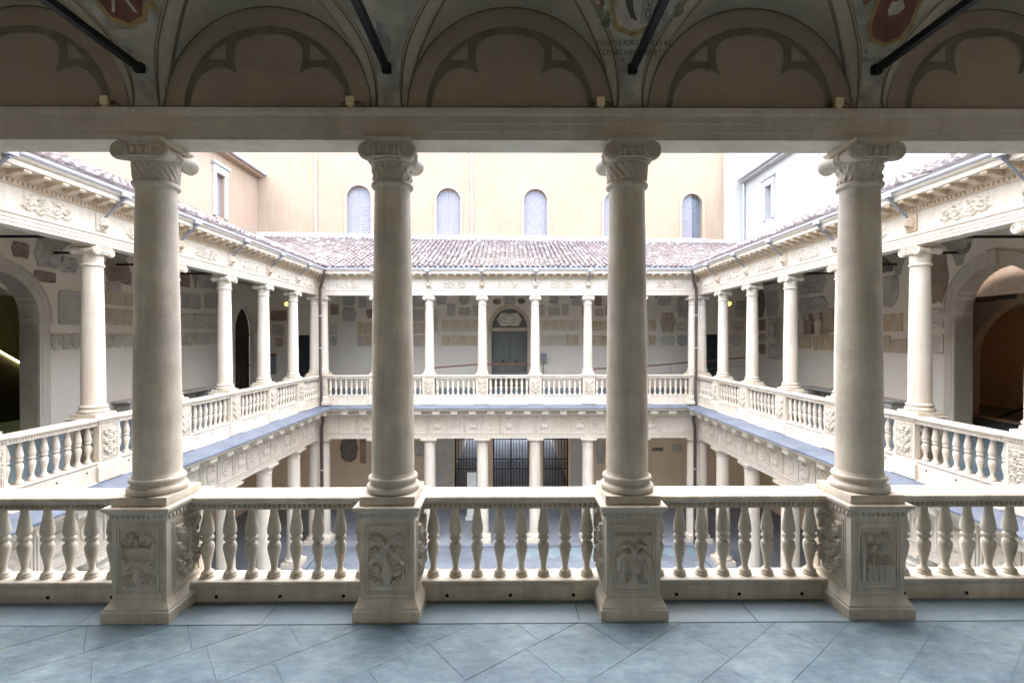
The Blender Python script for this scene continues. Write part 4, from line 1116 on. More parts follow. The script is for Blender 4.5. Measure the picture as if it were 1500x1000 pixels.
# X = 1 (u = -1): striped shield with bird and chain
patch(-1, shield(.20, .53, 1.3, -.02), 'fresco_gold', 'fresco_shield_border', .006); patch(-1, shield(.165, .56, 1.3, -.02), 'fresco_white', 'fresco_shield', .009)
for k in range(3): patch(-1, [(-.15, .80+.09*k), (.0, .80+.09*k), (.0, .845+.09*k), (-.15, .845+.09*k)], 'fresco_red', 'fresco_stripe', .012)
patch(-1, [(-.12, .76), (-.09, .70), (-.05, .64), (.01, .62), (-.03, .68), (-.05, .74), (-.09, .77)], 'ink', 'fresco_bird', .0125)
patch(-1, [(.03, .6), (.14, .62), (.14, 1.2), (.03, 1.2)], 'fresco_blue', 'fresco_field', .0115)
for k in range(7):
    patch(-1, [(.085+.018*math.cos(2*PI*q/8), .66+.07*k+.030*math.sin(2*PI*q/8)) for q in range(8)], 'ink', 'fresco_chain', .0135)
    patch(-1, [(.085+.009*math.cos(2*PI*q/8), .66+.07*k+.019*math.sin(2*PI*q/8)) for q in range(8)], 'fresco_white', 'fresco_chain_eye', .0150)
blotches(-1, 12, -.34, -.23, .62, 1.1, ['fresco_green', 'fresco_red', 'fresco_green'], 8); blotches(-1, 12, .21, .32, .62, 1.1, ['fresco_gold', 'fresco_blue', 'fresco_green'], 9)
lettering(-1, 'FAVSTVS IORGADVLVS AL', .0, .475, .052); lettering(-1, 'CONSILIARIVS VENET', -.01, .415, .050); lettering(-1, 'SIS', -.09, .37, .040)
# X = 3 (u = -3): dark red shield with a white beast
patch(-3, shield(.185, .47, 1.3, .03), 'fresco_gold', 'fresco_shield_border', .006); patch(-3, shield(.15, .495, .85, .03), 'fresco_red', 'fresco_shield', .010)
patch(-3, [(-.12, .855), (.18, .855), (.18, 1.3), (-.12, 1.3)], 'fresco_blue', 'fresco_field', .010)
patch(-3, [(-.03, .73), (-.035, .68), (-.01, .655), (.06, .665), (.09, .70), (.06, .73), (.05, .78), (.02, .78), (.02, .73)], 'fresco_white', 'fresco_beast', .014)
blotches(-3, 14, -.30, -.20, .72, 1.2, ['fresco_gold', 'fresco_red', 'fresco_green'], 10); blotches(-3, 10, .25, .36, .72, 1.2, ['fresco_blue', 'fresco_green', 'fresco_gold'], 11)
lettering(-3, 'A                SEN', .03, .43, .042); lettering(-3, 'SALO  AROM', .01, .375, .046)

# iron tie rods across the near loggia, and a few in the others
rodm = MB().box(-.027, .027, .16, G+.02, -.027, .027, c=.004).mesh('tie_rod', 'iron')
tipm = MB().box(-.036, .036, .15, .20, -.036, .036, c=.004).mesh('anchor', 'iron')
RN = {-3: 'red shield with a pale saltire', -1: 'faded blue-grey pendentive', 1: 'striped shield with a bird', 3: 'red shield with a white beast'}
for u in (-5, -3, -1, 1, 3, 5):
    t = thing('tie_rod', 'black iron tie rod in front of the %s' % RN[-u] if -u in RN else 'black iron tie rod over the %s column of the frescoed loggia' % ('second' if u < 0 else 'seventh'), 'tie rod', near.P(u, 0, 4.53), near.rot, 'iron tie rods of the loggias')
    obj('bar', rodm, t); obj('anchor', tipm, t, (0, .02, 0))
for w in (left, right, far):
    for i, u in enumerate(w.us[1:-1]):
        k = 6-i if w is left else i+1
        t = thing('tie_rod', 'black iron tie rod, %s column %s' % (ORD[k], 'of the far loggia' if w is far else 'from the downpipe in the '+w.words), 'tie rod', w.P(u, 0, 4.55), w.rot, 'iron tie rods of the loggias')
        obj('bar', rodm, t); obj('anchor', tipm, t, (0, .02, 0))
# cream junction boxes with their cable on top of the beam
for k, (px, py, wd) in enumerate(((153, 151, 'left of the red saltire shield'), (513, 151, 'left of the faded pendentive'), (880, 153, 'left of the striped shield'), (1229, 158, 'left of the shield with a white beast'))):
    p = on_y(px, py, -.16)
    t = thing('junction_box', 'small cream junction box on the beam, %s' % wd, 'junction box', (p.x, -.15, VZ+.003), PI, 'junction boxes on the beam')
    MB().box(-.034, .034, -.02, .025, .018, .088, c=.006).build('cover', 'box', t); MB().box(-.020, .020, -.015, .015, 0, .018).build('foot', 'box', t)
    MB().tube([(-.034, 0, .05), (-.07, 0, .045), (-.10, 0, .02), (-.13, 0, .006)], .005, 6).build('cable', 'cable', t); MB().tube([(.034, 0, .05), (.06, 0, .04), (.085, 0, .006)], .005, 6).build('cable', 'cable', t)
o = MB().tube([(-7, -.155, VZ+.006), (-3, -.155, VZ+.007), (-1, -.156, VZ+.006), (1, -.155, VZ+.007), (7, -.155, VZ+.006)], .005, 6).build('cable_run', 'cable'); tag(o, 'thin brown cable lying along the top of the beam', 'cable')

# ------------------------------------------------------------------ coats of arms and tablets on the walls
PL = {}
def plaque_mesh(kind, seed, mat):
    key = (kind, seed, mat)
    if key not in PL: PL[key] = relief_star(kind, seed).mesh('carved_plaque', mat, 45)
    return PL[key]
tab_mesh = {}
def tablet_mesh(mat):
    if mat not in tab_mesh: tab_mesh[mat] = MB().box(-.5, .5, -.03, .002, -.5, .5).mesh('tablet', mat)
    return tab_mesh[mat]
MATW = {'pl_grey': 'grey', 'pl_brown': 'brown', 'pl_pale': 'pale', 'pl_dark': 'dark', 'tab_ochre': 'ochre', 'tab_tan': 'tan', 'tab_pale': 'cream', 'ochre_stone': 'ochre'}
KINDW = {'rect': 'inscribed tablet', 'oval': 'oval plaque', 'shield': 'shield plaque', 'cartouche': 'scrolled crest', 'tab': 'painted panel'}
def sizew(w_, h_):
    s = 'small' if w_*h_ < .25 else ('large' if w_*h_ > .9 else 'mid-sized')
    return s + (' wide' if w_ > 1.7*h_ else (' tall' if h_ > 1.5*w_ else ''))
SEEN = {}
def plaque(where, x0, y0, x1, y1, kind, mat, place_words, seed=None, depthf=1.0):
    if where == 'far':
        a = on_y(x0, y1, YF+G); b = on_y(x1, y0, YF+G); loc = ((a.x+b.x)/2, YF+G-.001, (a.z+b.z)/2); rz = 0; w_ = b.x-a.x
    elif where == 'left':
        a = on_x(x0, y1, -XS-G); b = on_x(x1, y0, -XS-G); m = on_x((x0+x1)/2, (y0+y1)/2, -XS-G); loc = (-XS-G+.001, (a.y+b.y)/2, m.z); rz = PI/2; w_ = abs(b.y-a.y)
    else:
        a = on_x(x0, y1, XS+G); b = on_x(x1, y0, XS+G); m = on_x((x0+x1)/2, (y0+y1)/2, XS+G); loc = (XS+G-.001, (a.y+b.y)/2, m.z); rz = -PI/2; w_ = abs(b.y-a.y)
    if where == 'far': h_ = b.z-a.z
    else: h_ = abs(on_x((x0+x1)/2, y0, m.x).z-on_x((x0+x1)/2, y1, m.x).z)
    lab = '%s %s %s %s' % (sizew(w_, h_), MATW[mat], KINDW[kind], place_words)
    if len(lab.split()) > 16: lab = '%s %s %s' % (MATW[mat], KINDW[kind], place_words)
    nm = 'painted_panel' if kind == 'tab' else ('wall_tablet' if kind == 'rect' else 'coat_of_arms')
    me = tablet_mesh(mat) if kind == 'tab' else plaque_mesh(kind, (seed if seed is not None else int(x0*7+y0)) % 9, mat)
    o = obj(nm, me, None, loc, rz, (w_, depthf, h_))
    tag(o, lab, 'painting' if kind == 'tab' else 'plaque', 'arms and tablets on the loggia walls')
DL, DR = 'left of green door', 'right of green door'
F = [
 (485, 446, 496, 461, 'rect', 'pl_brown', 'beside the end column, above a dark shield'), (484, 474, 495, 490, 'rect', 'pl_pale', 'beside the end column, second up'), (484, 492, 495, 506, 'cartouche', 'pl_grey', 'beside the end column, lowest'),
 (503, 433, 520, 447, 'rect', 'pl_grey', 'high on the far wall over a round cartouche'), (526, 435, 536, 450, 'rect', 'pl_grey', 'high on the far wall right of a tablet pair'), (501, 449, 522, 472, 'cartouche', 'pl_grey', 'high over the ochre panels at the salmon end'), (537, 453, 546, 466, 'shield', 'pl_brown', 'next to the round cartouche at the salmon end'),
 (524, 472, 545, 489, 'tab', 'tab_ochre', 'upper one beside the salmon-end column'), (524, 490.5, 534, 507, 'tab', 'tab_tan', 'lower one beside the salmon-end column'), (535, 490.5, 545, 507, 'tab', 'tab_ochre', 'lower one of a pair, salmon end'),
 (552, 436, 572, 448, 'rect', 'pl_grey', 'high behind the third far column'), (555, 452, 570, 466, 'shield', 'pl_grey', 'behind the third far column'),
 (602, 435, 622, 449, 'rect', 'pl_grey', 'high, two bays '+DL), (602, 453, 621, 470, 'rect', 'pl_grey', 'middle row, two bays '+DL), (602, 473, 622, 488, 'tab', 'tab_tan', 'upper row two bays '+DL), (602, 491, 622, 507, 'tab', 'tab_tan', 'lower row two bays '+DL),
 (634, 453, 641, 487, 'rect', 'pl_pale', 'narrow, one bay '+DL), (640, 433, 653, 446, 'rect', 'pl_grey', 'high, one bay '+DL), (655, 445, 667, 463, 'rect', 'pl_grey', 'first in row one bay '+DL), (671, 450, 690, 463, 'cartouche', 'pl_grey', 'in the row one bay '+DL), (693, 446, 702, 463, 'rect', 'pl_grey', 'next to the column one bay '+DL), (672, 433, 688, 446, 'shield', 'pl_grey', 'highest, one bay '+DL),
 (647, 468.5, 703, 485, 'tab', 'tab_pale', 'upper long row '+DL), (647, 491, 703, 506, 'tab', 'tab_ochre', 'lower long row '+DL),
 (722, 437, 734, 446, 'oval', 'pl_brown', 'over the door arch, '+DL), (758, 437, 770, 445, 'oval', 'pl_dark', 'over the door arch, '+DR), (737, 433, 756, 446, 'cartouche', 'pl_grey', 'crowning the arch of the green double door'), (743, 443.5, 749, 449, 'rect', 'pl_pale', 'tiny, on the door arch keystone'),
 (793, 469, 848, 484, 'tab', 'tab_pale', 'upper long row '+DR), (793, 491, 828.5, 506, 'tab', 'tab_pale', 'lower long row '+DR), (829, 490, 848, 506, 'tab', 'tab_ochre', 'crested end of the lower row '+DR),
 (791, 446, 798, 462, 'rect', 'pl_grey', 'next to the column one bay '+DR), (803, 450, 820, 462, 'rect', 'pl_grey', 'middle row one bay '+DR), (823, 446, 833, 462, 'rect', 'pl_grey', 'tallest in middle row one bay '+DR), (804, 434, 818, 447, 'shield', 'pl_grey', 'high, one bay '+DR), (837, 435, 851, 447, 'rect', 'pl_grey', 'high by the column one bay '+DR),
 (853, 470, 893, 484, 'tab', 'tab_ochre', 'upper row two bays '+DR), (853, 491, 893, 506, 'tab', 'tab_ochre', 'lower row two bays '+DR), (871, 434, 881, 448, 'rect', 'pl_brown', 'high, two bays '+DR), (872, 452, 884, 463, 'rect', 'pl_grey', 'middle row two bays '+DR), (887, 447, 895, 462, 'rect', 'pl_brown', 'middle row, second two bays '+DR), (853, 447, 858, 463, 'rect', 'pl_brown', 'narrow, behind a column two bays '+DR),
 (950, 468, 960.5, 484, 'tab', 'tab_ochre', 'upper, three bays '+DR), (950, 491, 960.5, 505, 'tab', 'tab_ochre', 'lower, three bays '+DR), (967, 457, 989, 488, 'cartouche', 'ochre_stone', 'tallest, three bays '+DR), (990, 473, 1007, 486, 'oval', 'pl_pale', 'three bays '+DR), (967, 491, 989, 507, 'cartouche', 'pl_pale', 'lowest, three bays '+DR), (992, 491, 1006, 507, 'shield', 'pl_grey', 'lowest, three bays '+DR),
 (990, 434, 1010, 466, 'cartouche', 'pl_grey', 'high in the white-end corner of the far loggia'), (964, 435, 982, 447, 'rect', 'pl_grey', 'high, three bays '+DR), (905, 436, 920, 448, 'rect', 'pl_grey', 'high behind the sixth far column'),
 (1069, 470, 1089, 486, 'shield', 'pl_pale', 'past the dark green door, white-building end, upper'), (1068, 490, 1086, 507, 'shield', 'pl_pale', 'past the dark green door, white-building end, lower'), (1076, 440, 1094, 466, 'cartouche', 'pl_grey', 'past the dark green door, white-building end, highest'),
 (397, 455, 420, 470, 'rect', 'pl_brown', 'past the dark green door, salmon-building end, upper'), (398, 474, 418, 492, 'cartouche', 'pl_grey', 'past the dark green door, salmon-building end, middle'), (404, 494, 414, 508, 'rect', 'ochre_stone', 'past the dark green door, salmon-building end, lowest'),
]
for q in F: plaque('far', *q[:4], q[4], q[5], 'on far wall, '+q[6] if 'far' not in q[6] else q[6])
SB, WB = 'in salmon-side loggia', 'in white-side loggia'
Lp = [
 (49, 352, 88, 394, 'cartouche', 'pl_grey', 'shaped like a helm, beside the stair arch '+SB), (16, 354, 42, 378, 'cartouche', 'pl_brown', 'over the stair arch '+SB), (50, 398, 79, 413, 'rect', 'pl_brown', 'beside the stair arch '+SB), (86, 376, 113, 401, 'cartouche', 'pl_grey', 'high near the first column past the stair '+SB),
 (85, 427, 120, 476, 'rect', 'pl_grey', 'tallest near the stair arch '+SB), (152, 379, 190, 414, 'cartouche', 'pl_brown', 'high between two columns '+SB), (156, 414, 176, 427, 'rect', 'pl_grey', 'under a dark crest '+SB), (180, 398, 190, 417, 'rect', 'pl_brown', 'narrow under a dark crest '+SB),
 (150, 428, 196, 447, 'tab', 'tab_tan', 'upper row near the stair '+SB), (151, 452, 196, 476, 'tab', 'tab_tan', 'second row near the stair '+SB),
 (262, 398, 276, 420, 'rect', 'pl_brown', 'high, middle bay '+SB), (288, 388, 318, 424, 'cartouche', 'pl_grey', 'high, middle bay '+SB), (262, 430, 292, 452, 'rect', 'pl_grey', 'middle bay, upper row '+SB), (300, 430, 322, 452, 'rect', 'pl_grey', 'middle bay, second in upper row '+SB),
 (264, 460, 281, 481, 'shield', 'pl_pale', 'middle bay, relief row, first '+SB), (282, 460, 300, 481, 'rect', 'pl_pale', 'middle bay, relief row, second '+SB), (301, 460, 321, 481, 'shield', 'pl_pale', 'middle bay, relief row, third '+SB),
 (200, 428, 256, 448, 'tab', 'tab_tan', 'upper row, middle of the wall '+SB), (200, 453, 256, 478, 'tab', 'tab_tan', 'second row, middle of the wall '+SB), (205, 385, 250, 420, 'cartouche', 'pl_grey', 'high, middle of the wall '+SB),
]
for q in Lp: plaque('left', *q)
for k in range(9):
    x0 = 74+15.2*k; plaque('left', x0, 488, x0+14.6, 513-1.0*k*.6, 'cartouche' if k % 2 else 'shield', 'pl_pale', '%s in low row past the stair arch ' % ORD[min(k, 7)]+SB, seed=k)
for k in range(6):
    x0 = 246+12.6*k; plaque('left', x0, 487, x0+12, 507-.6*k, 'cartouche' if k % 2 else 'shield', 'pl_pale', '%s in low row before pointed door ' % ORD[k]+SB, seed=k+3)
Rp = [
 (1398, 347, 1423, 373, 'shield', 'pl_dark', 'over the keystoned arch '+WB), (1361, 368, 1390, 446, 'cartouche', 'pl_brown', 'huge wreath beside the keystoned arch '+WB), (1361, 450, 1386, 482, 'cartouche', 'pl_pale', 'pale scroll beside the keystoned arch '+WB), (1289, 358, 1311, 400, 'cartouche', 'pl_dark', 'high near the arch '+WB),
 (1289, 404, 1317, 450, 'shield', 'pl_grey', 'hung under a ledge near the arch '+WB), (1294, 459, 1323, 485, 'tab', 'tab_ochre', 'near the arch '+WB), (1295, 491, 1305, 516, 'rect', 'ochre_stone', 'narrow, low, near the arch '+WB), (1308, 497, 1330, 516, 'rect', 'ochre_stone', 'low, near the arch '+WB), (1362, 490, 1384, 518, 'rect', 'pl_pale', 'carved square beside the keystoned arch '+WB),
 (1168, 398, 1212, 432, 'cartouche', 'pl_grey', 'great crest in the third bay '+WB), (1168, 434, 1214, 460, 'cartouche', 'pl_grey', 'second crest in the third bay '+WB), (1203, 452, 1222, 487, 'rect', 'ochre_stone', 'tall in the third bay '+WB), (1168, 492, 1188, 510, 'tab', 'tab_ochre', 'low in the third bay, first '+WB), (1192, 491, 1222, 513, 'tab', 'tab_ochre', 'low in the third bay, second '+WB),
 (1122, 425, 1141, 464, 'cartouche', 'pl_grey', 'in the second bay '+WB), (1108, 424, 1121, 466, 'oval', 'pl_dark', 'behind a column in the second bay '+WB), (1112, 467, 1122, 485, 'cartouche', 'pl_brown', 'row by the bust, upper '+WB), (1112, 488, 1122, 501, 'oval', 'ochre_stone', 'row by the bust, middle '+WB), (1112, 503, 1122, 519, 'oval', 'pl_brown', 'row by the bust, lowest '+WB),
 (1236, 380, 1284, 425, 'cartouche', 'pl_grey', 'fourth bay, high '+WB), (1240, 440, 1284, 486, 'tab', 'tab_ochre', 'fourth bay '+WB), (1240, 493, 1280, 515, 'tab', 'tab_tan', 'fourth bay, low '+WB),
]
for q in Rp: plaque('right', *q)
for x0, y0, x1, y1, kd, mt, pw in ((1431, 411, 1462, 442, 'rect', 'pl_brown', 'on the inner stair wall behind the keystoned arch'), (1466, 396, 1488, 420, 'shield', 'pl_brown', 'on the inner stair wall behind the keystoned arch'), (1464, 425, 1490, 438, 'rect', 'pl_dark', 'low on the inner stair wall behind the keystoned arch')):
    X_ = XS+G+1.99; a_, b_ = on_x(x0, y1, X_), on_x(x1, y0, X_); m_ = on_x((x0+x1)/2, (y0+y1)/2, X_); h_ = abs(on_x((x0+x1)/2, y0, X_).z-on_x((x0+x1)/2, y1, X_).z)
    o = obj('wall_tablet' if kd == 'rect' else 'coat_of_arms', plaque_mesh(kd, 3, mt), None, (X_, m_.y, m_.z), -PI/2, (abs(a_.y-b_.y), 1, h_))
    tag(o, '%s %s %s' % (MATW[mt], KINDW[kd], pw), 'plaque', 'arms and tablets on the loggia walls')
# bust on a grey slab, and a ledge with small statues
def on_right(x, y): p = on_x(x, y, XS+G); return p
p0, p1 = on_right(1127, 521), on_right(1145, 467); m = on_right(1136, 494)
zc = m.z; wy = abs(p0.y-p1.y)
t = thing('bust_monument', 'pale marble bust relief on a grey slab '+WB, 'monument', (XS+G-.001, m.y, zc), -PI/2)
MB().box(-wy/2, wy/2, -.05, 0, -.95, .85, c=.01).build('slab', 'pl_grey', t)
def bust(a, x, y, z, s):
    a.lathe([(.02*s, 0), (.16*s, .02*s), (.22*s, .12*s), (.20*s, .24*s), (.10*s, .31*s), (.065*s, .36*s), (.07*s, .41*s), (.105*s, .47*s), (.118*s, .55*s), (.105*s, .64*s), (.06*s, .70*s), (.01*s, .72*s)], 16, cx=x, cy=y, cz=z)
    a.lathe([(.005*s, -.03*s), (.02*s, 0), (.012*s, .05*s)], 8, cx=x, cy=y-.115*s, cz=z+.54*s)
a = MB(); bust(a, 0, -.14, -.30, 1.2); a.build('bust', 'pl_pale', t, 50)
MB().box(-wy/2+.1, wy/2-.1, -.065, -.045, -.85, -.5, c=.006).build('inscription', 'pl_pale', t)
m = on_right(1188, 489)
t = thing('statue_ledge', 'narrow ledge carrying a row of small stone figures '+WB, 'ledge', (XS+G-.001, m.y, m.z), -PI/2)
MB().box(-1.2, 1.0, -.24, 0, -.08, 0, c=.01).build('shelf', 'pl_pale', t)
for k in range(4):
    a = MB(); a.lathe([(.10, 0), (.13, .03), (.12, .25), (.15, .42), (.12, .52), (.05, .57), (.045, .60), (.075, .65), (.075, .72), (.04, .77), (.005, .78)], 12, cx=-.85+.5*k, cy=-.13)
    a.build('figure', ('pl_brown', 'pl_pale', 'pl_brown', 'pl_pale')[k], t, 50)
# lower arcade plaques
for k, (x0, y0, x1, y1, kd, mt, pw) in enumerate(((498, 640, 525, 672, 'cartouche', 'pl_dark', 'dark pair near the corner'), (528, 640, 536, 678, 'rect', 'pl_brown', 'narrow near the corner'), (500, 658, 523, 676, 'shield', 'pl_dark', 'lower of the dark pair near the corner'), (606, 645, 622, 668, 'cartouche', 'pl_grey', 'left of the gates'), (872, 645, 886, 680, 'cartouche', 'pl_grey', 'right of the gates'), (955, 655, 971, 660, 'rect', 'pl_dark', 'thin dark bar near the white-side corner'), (985, 650, 1000, 660, 'rect', 'pl_grey', 'near the white-side corner'))):
    plaque('far', x0, y0, x1, y1, kd, mt, 'on the lower arcade wall, '+pw)

# ------------------------------------------------------------------ iron gates and what is behind them
def gate(c, hw, label):
    t = thing('iron_gate', label, 'gate', (c, YF+G+.12, 0), 0)
    z0, z1 = LOW+.12, -1.05
    n_ = max(6, int(2*hw/.135))
    for k in range(n_+1):
        x = -hw+.03+(2*hw-.06)*k/n_; MB().tube([(x, 0, z0), (x, 0, z1)], .014 if 0 < k < n_ else .03, 6).build('bar', 'iron', t)
    for z in (z0+.05, z0+1.5, z0+1.95, -2.4, -1.9, -1.45): MB().box(-hw, hw, -.02, .02, z-.02, z+.02).build('cross_bar', 'iron', t)
    if hw > .7: MB().box(-.035, .035, -.03, .03, z0, z1).build('meeting_stile', 'iron', t)
    nr_ = max(4, int(2*hw/.2))
    for z in (z0+1.72, -2.15, -1.68):
        a = MB()
        for k in range(nr_):
            x = -hw+.04+(2*hw-.08)*(k+.5)/nr_
            a.tube([(x+.075*math.cos(2*PI*q/12), 0, z+.12*math.sin(2*PI*q/12)) for q in range(13)], .012, 5, cap=False)
        a.build('ring_row', 'iron', t)
gate(.10, .84, 'wide black iron double gate in the middle of the tan lower wall')
gate(-1.985, .56, 'narrow black iron gate behind the white sign board')
gate(2.21, .59, 'narrow black iron gate between the wide gate and the grey pier')
t = thing('entrance_passage', 'plain bluish passage leading out to the street behind the iron gates', 'passage', (0, YF+G+.5, 0))
MB().add([(-3.2, 0, LOW+.1), (3.2, 0, LOW+.1), (3.2, 15, LOW+.1), (-3.2, 15, LOW+.1)], [(0, 1, 2, 3)]).build('passage_floor', 'arcade_floor', t)
a = MB()
for x in (-3.2, -1.18, 1.38, 3.2): a.box(x-.06, x+.06, 0, 15 if abs(x) > 3 else 4.5, LOW+.1, -.3)
a.build('passage_wall', 'plaster', t); MB().box(-3.3, 3.3, 0, 15, -.45, -.3).build('passage_ceiling', 'plaster', t)
t = thing('sign_board', 'white upright sign board standing before the narrow iron gate', 'sign', (on_y(691, 700, YF+2.2).x, YF+2.2, LOW+.1))
MB().box(-.20, .20, -.02, .02, .12, 1.98, c=.008).build('panel', 'sign', t); MB().box(-.26, .26, -.18, .18, 0, .12, c=.01).build('foot', 'sign', t)
# pale jamb panels beside the gates
for c, wd in ((-3.05, 'salmon'), (3.35, 'white')):
    o = MB().box(c-.42, c+.42, YF+G-.08, YF+G-.002, LOW+.1, -.5, c=.01).build('pier', 'pl_grey'); tag(o, 'grey stone pier beside the iron gates, towards the %s side' % wd, 'pier')

t = thing('street_backdrop', 'added blue-grey house front that dims the bright view through the iron gates', 'building', (0, YF+G+24, LOW))  # invented front, put in to darken the bright passage end
MB().box(-14, 14, 0, 3, 0, 9).build('wall', 'court_stone', t)
for k in range(7): MB().box(-9+3*k-.6, -9+3*k+.6, -.06, .0, 1.2, 3.4, c=.02).build('window', 'glass', t)
# ------------------------------------------------------------------ downpipes in the corners, lamps, benches, rails
for s, wd in ((-1, 'salmon'), (1, 'white')):
    t = thing('downpipe', 'dark brown corner downpipe between the far loggia and the %s-side loggia' % wd, 'downpipe', (0, 0, 0))
    x = s*6.98; y = YF-.40
    MB().tube([(s*6.78, YF-.56, 4.90), (s*6.80, YF-.54, 4.72), (s*6.84, YF-.48, 4.5), (x, y, 4.15), (x, y, 3.9), (x, y, 1.1), (s*6.93, YF-.46, .85), (s*6.93, YF-.46, -.10)], .05, 10).build('upper_pipe', 'pipe', t, 50)
    MB().tube([(s*6.80, YF-.60, -.38), (s*6.84, YF-.52, -.7), (s*6.92, YF-.44, -.95), (s*6.92, YF-.44, LOW+.1)], .055, 10).build('lower_pipe', 'pipe', t, 50)
    for z in (3.2, 2.0, -2.5): MB().tube([(x if z > 0 else s*6.92, (y if z > 0 else YF-.44), z-.02), (x if z > 0 else s*6.92, (y if z > 0 else YF-.44), z+.02)], .064, 10).build('bracket', 'lead', t, 50)
    # lead shoe at the ledge
    MB().box(s*6.75-.14, s*6.75+.14, YF-.55, YF-.33, -.10, .02, c=.01).build('lead_shoe', 'marble_far', t)
for w, wd in ((left, 'salmon'), (right, 'white')):
    u = 5 if w is left else -5
    p = w.P(u + (0 if w is left else 0), .26, 3.52)
    t = thing('globe_lamp', 'small yellow globe lamp under a capital of the %s-side loggia' % wd, 'lamp', p, w.rot)
    MB().lathe([(.01, -.075), (.04, -.065), (.07, -.03), (.078, .0), (.07, .03), (.04, .065), (.012, .075)], 14, cy=-.05).build('globe', 'globe', t, 60)
    MB().tube([(0, -.05, .07), (0, -.05, .12), (0, -.13, .14)], .012, 6).build('bracket', 'iron', t)
for w, u0, u1, wd in ((left, 10.3-YC, 14.7-YC, 'salmon'), (right, -(14.6-YC), -(10.0-YC), 'white')):
    t = thing('stone_bench', 'long stone bench along the back wall of the %s-side loggia' % wd, 'bench', w.P((u0+u1)/2, G-.28), w.rot)
    h_ = (u1-u0)/2; a = MB(); a.box(-h_, h_, -.24, .26, .44, .52, c=.015); a.build('seat', 'pl_grey', t, 30)
    for x in (-h_+.3, 0, h_-.3): MB().box(x-.14, x+.14, -.16, .24, FL, .44, c=.01).build('support', 'pl_grey', t)
# ramp handrails in the far gallery
def handrail(label, pts, Y):
    P3 = [on_y(x, y, Y) for x, y in pts]
    t = thing('handrail', label, 'handrail', (P3[0].x, Y, FL))
    loc = [(p.x-P3[0].x, 0, p.z-FL) for p in P3]
    MB().tube(loc, .03, 8).build('rail', 'handrail', t, 50)
    L = loc[-1][0]-loc[0][0]; n_ = max(2, int(L/1.0)+1)
    for k in range(n_):
        x = loc[0][0]+.1+(L-.2)*k/(n_-1); i = max(j for j in range(len(loc)-1) if loc[j][0] <= x+1e-6); f = (x-loc[i][0])/(loc[i+1][0]-loc[i][0]); z = loc[i][2]+(loc[i+1][2]-loc[i][2])*f
        MB().tube([(x, 0, 0), (x, 0, z-.02)], .012, 6).build('post', 'steel', t)
    MB().tube([(q[0], 0, q[2]-.35) for q in loc], .008, 6).build('mid_rail', 'steel', t)
handrail('red-brown ramp handrail rising towards the green double door', [(634, 538.5), (701, 533.5)], YF+2.1)
handrail('thin red-brown handrail crossing in front of the green double door', [(712, 533.8), (782, 533.8)], YF+2.3)
handrail('red-brown ramp handrail rising to the white-building corner', [(868, 540), (940, 536.5), (1010, 530.5), (1096, 523)], YF+2.1)
p = on_y(796.5, 524, YF+G-.25)
t = thing('meter_box', 'small grey metal box on a thin post right of the green double door', 'box', (p.x, YF+G-.25, FL))
MB().box(-.12, .12, -.08, .08, p.z-FL-.19, p.z-FL+.21, c=.008).build('case', 'grey_box', t); MB().tube([(-.02, 0, 0), (-.02, 0, p.z-FL-.19)], .02, 8).build('post', 'steel', t)
p = on_y(399.5, 533, YF+G-.03)
t = thing('notice_panel', 'grey notice panel with a red top on the far wall near the pointed door', 'sign', (p.x, YF+G-.02, p.z))
MB().box(-.16, .16, -.02, .018, -.48, .36, c=.005).build('panel', 'grey_box', t); MB().box(-.162, .162, -.024, .018, .362, .48, c=.004).build('red_top', 'red', t)

# ------------------------------------------------------------------ buildings above the roofs
def arch_window(parent, c, z0, zs, hw, kind):
    f = MB(); f.box(c-hw-.12, c-hw, -.05, .0, z0, zs, c=.004); f.box(c+hw, c+hw+.12, -.05, .0, z0, zs, c=.004); ring_arch(f, c, hw, hw+.12, zs, -.05, 0, 18)
    fr = f.build('window_frame', 'peach', parent, 30)
    a = MB(); a.box(c-hw-.22, c+hw+.22, -.12, .0, z0-.10, z0-.002, c=.01); a.build('window_sill', 'white_wall', parent, 30)
    def leaf(x0, x1, mat, y, nm):
        P_ = []
        for k in range(13):
            x = x0+(x1-x0)*k/12; P_.append((x, zs+math.sqrt(max(0, hw*hw-(x-c)**2))))
        n2 = len(P_); m_ = MB(); m_.add([(x, y, z0) for x, z in P_]+[(x, y, z) for x, z in P_], [(k, k+1, n2+k+1, n2+k) for k in range(n2-1)])
        o = m_.build(nm, mat, parent)
        if mat == 'shutter':
            s_ = MB(); zz = z0+.06
            while zz < zs+hw*.75:
                e = math.sqrt(max(0, hw*hw-max(0, zz-zs)**2)); xa, xb = max(x0, c-e)+.04, min(x1, c+e)-.04
                if xb > xa+.05: s_.box(xa, xb, y-.025, y-.002, zz, zz+.035)
                zz += .09
            s_.build('slat_row', 'shutter', o)
            m2 = MB(); m2.box(x0, x0+.035, y-.03, y-.001, z0, zs); m2.box(x1-.035, x1, y-.03, y-.001, z0, zs); m2.build('stile', 'shutter', o)
        else:
            s_ = MB()
            for k in range(1, 4): xx = x0+(x1-x0)*k/4; s_.box(xx-.008, xx+.008, y-.02, y-.001, z0, zs+.2)
            for k in range(14): s_.box(x0, x1, y-.019, y-.0015, z0+.15*k, z0+.15*k+.012)
            s_.build('glazing_bar', 'steel', o)
    if kind == 'closed': leaf(c-hw, c-.01, 'shutter', .18, 'shutter'); leaf(c+.01, c+hw, 'shutter', .18, 'shutter')
    elif kind == 'half': leaf(c-hw, c+.06, 'shutter', .18, 'shutter'); leaf(c+.07, c+hw, 'glass', .24, 'window_pane')
    else: leaf(c-hw, c+hw, 'glass', .24, 'window_pane')
YB = YF+G+.04; SL = .08
rotb = math.atan(SL)
